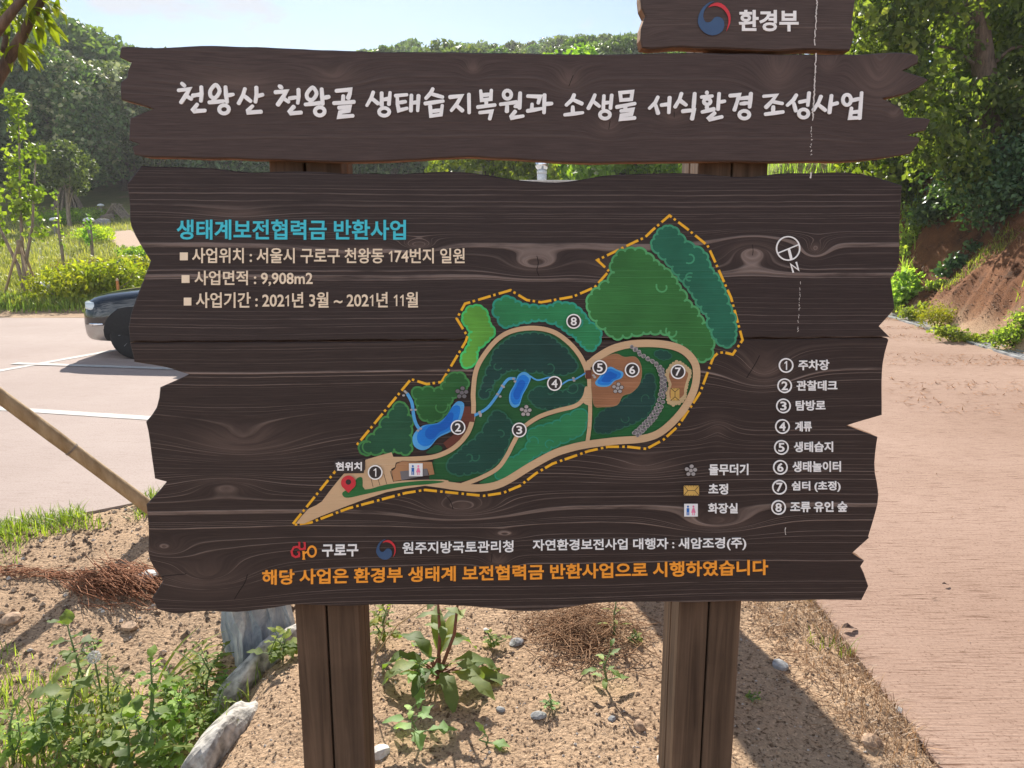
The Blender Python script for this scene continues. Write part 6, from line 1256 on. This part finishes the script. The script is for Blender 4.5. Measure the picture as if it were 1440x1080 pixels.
shrub3('bank_plant', 'yellow green tuft of fine stems at the foot of the bank', [(1318, 462), (1318, 440, 0, .17), (1332, 448, 0, .16), (1305, 448, 0, .13)], 1600, .055, YEL, 5, .22, .1)
shrub3('bank_plant', 'spreading weed at the foot of the bank right of the yellow tuft', [(1350, 480), (1345, 470, 0, .13), (1365, 478, 0, .12), (1328, 466, 0, .11), (1385, 483, 0, .09)], 900, .06, LF_WEED, 6)
shrub3('bank_plant', 'leafy weed by the drain at the right picture edge', [(1425, 485), (1425, 470, 0, .16), (1440, 478, 0, .15), (1405, 476, 0, .12)], 1300, .06, LF_WEED, 7)
shrub3('bank_plant', 'low weed beside the drain near the board edge', [(1288, 448), (1288, 442, 0, .09), (1300, 446, 0, .08), (1276, 440, 0, .1)], 500, .06, LF_WEED, 8)
shrub3('bank_plant', 'patchy weed high on the left side of the bank', [(1290, 330), (1285, 322, .1, .15), (1300, 335, 0, .12), (1278, 345, .1, .13), (1290, 300, .2, .14), (1275, 365, 0, .09)], 800, .075, LF_WEED, 9)
shrub3('bank_plant', 'low leafy weed near the top of the bank by the board', [(1285, 282), (1282, 275, .1, .17), (1300, 268, .1, .15), (1275, 260, .2, .15)], 700, .08, LF_IVY, 10)
shrub3('bank_plant', 'young leafy shoots lower down the red bank', [(1315, 410), (1312, 402, 0, .08), (1325, 398, 0, .07)], 260, .06, LF_WEED, 11)
# bamboo grass above the bank, dry litter on it
n = 9000; y = rng.uniform(12.5, 30, n); x = gx(y)+.9+rng.random(n)*4.5; k = (x/y < .52) & (wob(x, y, 1.2, 4) > -.8); blades('bank_grass', zpts(x[k], y[k], False), .55, .03, rng, LF_WEED, .7)
LF_ROOT = leafmat('root_brown', (.13, .06, .03, 1), (.30, .17, .09, 1), .15, 2.0, tc_mul=(1, .9, .7)); n = 11000; y = rng.uniform(8.0, 18, n); x = gx(y)+.4+rng.random(n)**1.2*2.8; k = wob(x*1.3, y*1.3, 1.4, 9) > .1; blades('bank_straw', zpts(x[k], y[k], False), .13, .008, rng, LF_ROOT, 2.0); k = wob(x*1.3, y*1.3, 1.7, 29) > .8; blades('bank_weeds', zpts(x[k], y[k], False), .14, .016, rng, LF_WEED, 1.3)
n = 3600; y = rng.uniform(7.0, 18, n); x = gx(y)+.42+rng.random(n)*2.8; z = hz(x, y, False)+.012; flakes('bank_litter', x, y, z, .075, .3, plain('pale_leaf_litter', (.27, .17, .11), .9, var=.35, scale=9))
n = 5000; y = rng.uniform(7.0, 18, n); x = gx(y)+.42+rng.random(n)*2.8; z = hz(x, y, False)+.012; flakes('bank_twigs', x, y, z, .16, .07, plain('twig_brown', (.17, .10, .065), .9, var=.3, scale=9))
# ------------------------------------------------------------------ near tree at the left edge with its stake
def near_tree():
    b = Vector((-2.62, 3.35, 0)); b.z = gz_(b.x, b.y); t = thing('near_tree', 'young tree at the left edge with leaning branches and long drooping leaves', 'tree', b); tr = MB()
    tr.tube([(0, 0, -.1), (.02, 0, .5), (.0, .03, 1.05), (.03, .05, 1.45)], [.06, .05, .045, .04], 9)
    o = Vector((.03, .05, 1.45)); pts = lambda l: [at(px, py, Y)-b for px, py, Y in l]
    br = [[o]+pts([(-22, 142, 3.45), (4, 98, 3.5), (30, 52, 3.5), (55, 6, 3.5), (88, -80, 3.55), (105, -170, 3.6)]), [o]+pts([(-60, 110, 3.4), (-15, 56, 3.4), (6, 30, 3.4), (34, -4, 3.4), (70, -80, 3.4)]), [Vector((.0, .03, 1.05))]+pts([(-80, 60, 3.6), (-70, -60, 3.7), (-40, -160, 3.7)]), pts([(5, 72, 3.5), (10, 40, 3.6), (16, 5, 3.7), (25, -60, 3.8)])]
    for q, r in zip(br, (.033, .032, .03, .012)): tr.tube(q, [r*(1-.12*i) for i in range(len(q))], 8)
    tr.build('trunk', BARK_R, t, True)
    lf = MB(); rn = random.Random(5); st = MB()
    spots = [(22, 20, 3.5), (30, 8, 3.55), (14, 14, 3.6), (44, 12, 3.45), (62, 10, 3.5), (50, 28, 3.5), (35, 62, 3.5), (22, 68, 3.5), (62, 4, 3.4), (5, 60, 3.6), (8, 30, 3.6), (30, 30, 3.7), (70, -8, 3.5), (2, 8, 3.55), (20, -6, 3.5), (46, -10, 3.5), (85, -40, 3.5), (40, -60, 3.5), (60, -80, 3.6), (10, -50, 3.6), (-30, 20, 3.5), (-50, 60, 3.6), (-60, -40, 3.6), (100, -90, 3.5), (52, 38, 3.5), (30, 74, 3.5), (75, -60, 3.5), (95, -120, 3.5), (60, -130, 3.6), (110, -160, 3.6), (40, -110, 3.5), (-10, -120, 3.6), (20, -150, 3.7), (-40, -100, 3.7), (80, -180, 3.5), (-60, -150, 3.7), (0, -190, 3.6), (60, -210, 3.6)]
    for px, py, Y in spots:
        p = at(px, py, Y)-b
        for k in range(5 if py < 40 else 4):
            a = rn.uniform(0, 6.28); d = Vector((math.cos(a)*.7+.35, math.sin(a)*.5, rn.uniform(-.7, .25))); q = p+Vector((rn.gauss(0, .02), rn.gauss(0, .03), rn.gauss(0, .02))); blade(lf, q, d, Vector((0, 0, 1)), rn.uniform(.07, .12), rn.uniform(.022, .032), rn.uniform(.4, 1.1), .08, LANCE, rn, .3)
    for px, py, Y, az, l in ((60, 28, 3.5, -25, .13), (66, 30, 3.5, -55, .11), (52, 30, 3.5, -75, .10), (30, 66, 3.5, -35, .12), (27, 70, 3.5, -85, .09), (34, 60, 3.5, -15, .11), (58, 10, 3.5, -60, .10)):
        p = at(px, py, Y)-b; a = R(az); blade(lf, p, Vector((math.cos(a), rn.uniform(-.3, .3), math.sin(a))), Vector((0, -.5, 1)), l, .032, .5, .06, LANCE, rn, .25)
    lf.build('crown', leafmat('near_tree_leaf', (.13, .23, .02, 1), (.28, .38, .05, 1), .55, 3.0), t)
    return b
nb = near_tree()
t = thing('tree_stake', 'thick peeled wooden stake leaning down from the left edge to the ground', 'stake'); mb = MB(); a = at(-150, 445, 3.45); e = at(262, 752, 3.95)
d = e-a; q = [a+d*i/8 for i in range(9)]; mb.tube(q, [.034+.0012*math.sin(i*2.1) for i in range(9)], 14); o = mb.build('pole', barkmat('peeled_stake', (.27, .175, .085), (.46, .335, .20), 5), t, True)
mb = MB(); f = .56; mb.tube([a+d*f, a+d*(f+.006)], .0365, 14); mb.build('node_ring', BARK_L, t)
# ------------------------------------------------------------------ restroom hut behind the board, seen by its roof and vent
HX0, HX1, HY0, HY1, HH = -1.5, 1.15, 14.4, 17.0, 2.42
t = thing('restroom_hut', 'flat roofed restroom hut behind the sign, only the roof edge and vent visible', 'hut', ((HX0+HX1)/2, (HY0+HY1)/2, 0)); cx_, cyy = (HX0+HX1)/2, (HY0+HY1)/2; hw, hd = (HX1-HX0)/2, (HY1-HY0)/2
HW = barkmat('hut_boards', (.16, .10, .06), (.30, .2, .13), 3); mb = MB(); mb.box((-hw, -hd, -.2), (hw, hd, HH), .01); mb.build('wall', HW, t)
rf = MB(); rf.box((-hw-.15, -hd-.15, HH+.002), (hw+.15, hd+.15, HH+.12), .015); RF = rf.build('roof', plain('roof_grey', (.42, .40, .37), .8, var=.1, bump=.2), t)
for x0 in (-.9, .25):
    mb = MB(); mb.box((x0, -hd-.03, .02), (x0+.75, -hd-.002, 1.95), .006); dr = mb.build('door', plain('hut_door', (.34, .36, .38), .5), t); mb = MB(); mb.tube([(x0+.66, -hd-.07, .95), (x0+.66, -hd-.07, 1.12)], .012, 8); mb.build('handle', STEEL, dr)
vp = at(762, 252, 15.2); vx, vy = vp.x-cx_, vp.y-cyy
mb = MB(); mb.lathe([(.09, HH+.118), (.09, HH+.30)], 16, (vx, vy, 0)); mb.lathe([(.095, HH+.30), (.095, HH+.36)], 16, (vx, vy, 0)); v = mb.build('vent_pipe', plain('vent_white', (.62, .64, .66), .4), t, True)
CHROME = plain('vent_chrome', (.72, .74, .78), .18, .9, var=.03); mb = MB(); mb.lathe([(.05, HH+.36)]+[(.135*math.cos(R(a)), HH+.47+.12*math.sin(R(a))) for a in range(-60, 91, 15)], 18, (vx, vy, 0)); mb.build('vent_ball', CHROME, v, True)
# unseen post added behind the board to cast the shadow band across the sand
t = thing('shadow_caster_post', 'unseen round timber post added behind the board to cast a shadow on the sand', 'post', (.40, 4.55, 0)); mb = MB(); mb.lathe([(.20, -.3), (.19, .1), (.18, 1.72), (.165, 1.77), (.10, 1.80)], 20); mb.build('shaft', HW, t, True); mb = MB(); mb.lathe([(.186, 1.30), (.186, 1.36)], 20); mb.build('band', STEEL, t)
# ------------------------------------------------------------------ car
def car():
    CP_ = plain('car_black', (.006, .007, .009), .12, 0, var=.02, spec=.6); CP_.node_tree.nodes['Principled BSDF'].inputs['Coat Weight'].default_value = .6
    SIL = plain('car_silver', (.42, .39, .36), .3, .5, var=.03); GL = plain('car_glass', (.012, .015, .018), .04, spec=.8); CHR = plain('car_chrome', (.75, .76, .78), .12, 1, var=.02); TY = plain('tyre', (.018, .018, .019), .8); RIM = plain('rim_silver', (.5, .51, .53), .3, .7, var=.03); LAMP = plain('headlight_glass', (.66, .72, .72), .12, .2, var=.03); RL = plain('tail_light', (.35, .02, .02), .2)
    g = flat(200, 505); t = thing('parked_car', 'black sedan with silver lower bumper parked half hidden behind the left edge of the sign', 'car', (g.x-.13, g.y+.78, 0), R(4))
    # origin under the front axle centre, +x to the rear
    st = [(-.73, .30, .58, .42, .66), (-.68, .21, .64, .66, .76), (-.45, .2, .72, .80, .84), (0, .2, .80, .84, .88), (.55, .2, .86, .86, .94), (.80, .2, .88, .87, .97), (1.6, .2, .90, .88, .97), (2.6, .2, .90, .88, .98), (3.4, .22, .90, .86, .98), (3.9, .28, .86, .80, .95), (4.05, .40, .80, .70, .85)]
    bm = bmesh.new(); rings = []
    for x, zb, zs, w, zt_ in st:
        prof = [(-w*.55, zt_), (-w*.86, zt_-.03), (-w, zs-.05), (-w*1.02, (zs+zb)/2), (-w*.97, zb+.05), (-w*.8, zb)]; prof = [(0, zt_+.015)]+prof+[(0, zb)]
        pr = prof+[(-y, z) for y, z in prof[-2:0:-1]]; rings.append([bm.verts.new((x, y, z)) for y, z in pr])
    n = len(rings[0])
    for a, b in zip(rings, rings[1:]):
        for i in range(n): bm.faces.new((a[i], a[(i+1) % n], b[(i+1) % n], b[i]))
    bm.faces.new(rings[0]); bm.faces.new(rings[-1][::-1]); bmesh.ops.recalc_face_normals(bm, faces=bm.faces)
    me = bpy.data.meshes.new('body'); bm.to_mesh(me); bm.free(); o = bpy.data.objects.new('body', me); COL.objects.link(o)
    s = o.modifiers.new('s', 'SUBSURF'); s.levels = s.render_levels = 3; cut = []
    for wx in (0, 2.68):
        c = MB(); c.lathe([(.375, -1.2), (.375, 1.2)], 36, (wx, 0, .30), 'Y'); co_ = c.build('cut', CP_); cut.append(co_); b = o.modifiers.new('b', 'BOOLEAN'); b.operation = 'DIFFERENCE'; b.solver = 'EXACT'; b.object = co_
    dg = bpy.context.evaluated_depsgraph_get(); dg.update(); m2 = bpy.data.meshes.new_from_object(o.evaluated_get(dg)); bpy.data.objects.remove(o)
    for c in cut: bpy.data.objects.remove(c)
    m2.materials.clear(); m2.materials.append(CP_); m2.materials.append(SIL); m2.materials.append(TY); m2.name = 'body'
    for p in m2.polygons:
        p.use_smooth = abs(p.normal.z) < .999
        c = p.center
        inarch = any((c.x-wx)**2+(c.z-.30)**2 < .3765**2 for wx in (0, 2.68))
        p.material_index = 2 if inarch else (1 if c.z < .435 else 0)
    body = bpy.data.objects.new('body', m2); COL.objects.link(body); body.parent = t
    # dark core so that the arches are closed
    mb = MB(); mb.box((-.42, -.52, .24), (3.2, .52, .62)); mb.build('underbody', TY, t)
    # cabin
    gm = MB(); C = [(.92, .74, .95), (1.62, .56, 1.40), (2.7, .55, 1.43), (3.45, .70, .96)]
    vs = [(x, s*w, z) for x, w, z in C for s in (-1, 1)]; mid = [(.80, .80, .93), (3.6, .78, .93)]
    gm.add([(.80, -.80, .93), (.80, .80, .93), (1.55, -.60, 1.36), (1.55, .60, 1.36), (2.75, -.60, 1.38), (2.75, .60, 1.38), (3.6, -.78, .93), (3.6, .78, .93)], [(0, 1, 3, 2), (4, 5, 7, 6), (0, 2, 4, 6), (1, 7, 5, 3)]); gm.build('window', GL, t)
    rm = MB(); rm.box((1.5, -.62, 1.36), (2.8, .62, 1.42), .03); rm.build('roof', CP_, t, True)
    pm_ = MB()
    for s in (-1, 1):
        pm_.tube([(.80, s*.80, .94), (1.55, s*.61, 1.38)], .028, 6); pm_.tube([(2.75, s*.61, 1.39), (3.6, s*.78, .94)], .035, 6); pm_.tube([(2.15, s*.80, .95), (2.12, s*.615, 1.38)], .025, 6)
    pm_.build('pillar', CP_, t)
    # front: chrome strip, headlights, grille, bumper slot
    def wid(x): return float(np.interp(x, [a[0] for a in st], [a[3] for a in st]))
    mb = MB()
    for s in (-1, 1): mb.tube([(-.36, s*.80, .45), (-.50, s*.765, .45), (-.61, s*.665, .45), (-.68, s*.47, .45), (-.705, s*.2, .45), (-.71, 0, .45)], .018, 6)
    mb.build('chrome_strip', CHR, t, True)
    for s in (-1, 1):
        mb = MB(); mb.add(*rock_mesh(.14, .19, .085, 5, 0, 3)); h = mb.build('headlight', LAMP, t, True); h.location = (-.56, s*.57, .66); h.rotation_euler = (0, 0, -s*R(28))
        mb = MB(); mb.box((4.0, s*.62-.16, .62), (4.05, s*.62+.16, .78), .01); mb.build('tail_light', RL, t)
        mb = MB(); mb.box((.95, s*.93-.09, .93), (1.1, s*.93+.09, 1.05), .03); mb.build('mirror', CP_, t, True)
    mb = MB(); mb.box((-.735, -.34, .50), (-.60, .34, .64), .015); mb.build('grille', CHR, t); mb = MB(); mb.box((-.735, -.42, .27), (-.6, .45, .36), .01); mb.build('bumper_slot', TY, t)
    for wx in (0, 2.68):
        for s in (-1, 1):
            w = empty('wheel'); w.parent = t; w.location = (wx, s*.70, .305)
            mb = MB(); mb.lathe([(.19, -.1), (.27, -.105), (.30, -.085), (.305, -.05), (.305, .05), (.30, .085), (.27, .105), (.19, .1)], 36, axis='Y'); mb.build('tyre', TY, w, True)
            mb = MB(); mb.lathe([(.2, -.085), (.19, -.095), (.17, -.06), (.06, -.07), (.05, -.085), (.02, -.088)], 30, axis='Y'); mb.lathe([(.2, .085), (.19, .095), (.17, .06), (.06, .07), (.05, .085), (.02, .088)], 30, axis='Y')
            for k in range(8):
                a = k*math.pi/4
                for q in (-1, 1): mb.tube([(.04*math.cos(a), q*.08, .04*math.sin(a)), (.185*math.cos(a), q*.085, .185*math.sin(a))], .018, 5)
            mb.build('rim', RIM, w, True)
car()
# ------------------------------------------------------------------ air
HAZE = 0.0006
zs_ = [v.co.z for v in ground.data.vertices]
hm, hn, hbsdf, hout = newmat('haze'); hn.nodes.remove(hbsdf)
pv = N(hn, 'ShaderNodeVolumePrincipled'); pv.inputs['Color'].default_value = (.93, .96, 1, 1); pv.inputs['Density'].default_value = HAZE; pv.inputs['Anisotropy'].default_value = .35
L(hn, pv.outputs[0], hout.inputs['Volume'])
mb = MB(); mb.box((-205, -45, min(zs_)-1), (205, 265, 62)); tag(mb.build('haze', hm), kind='stuff')
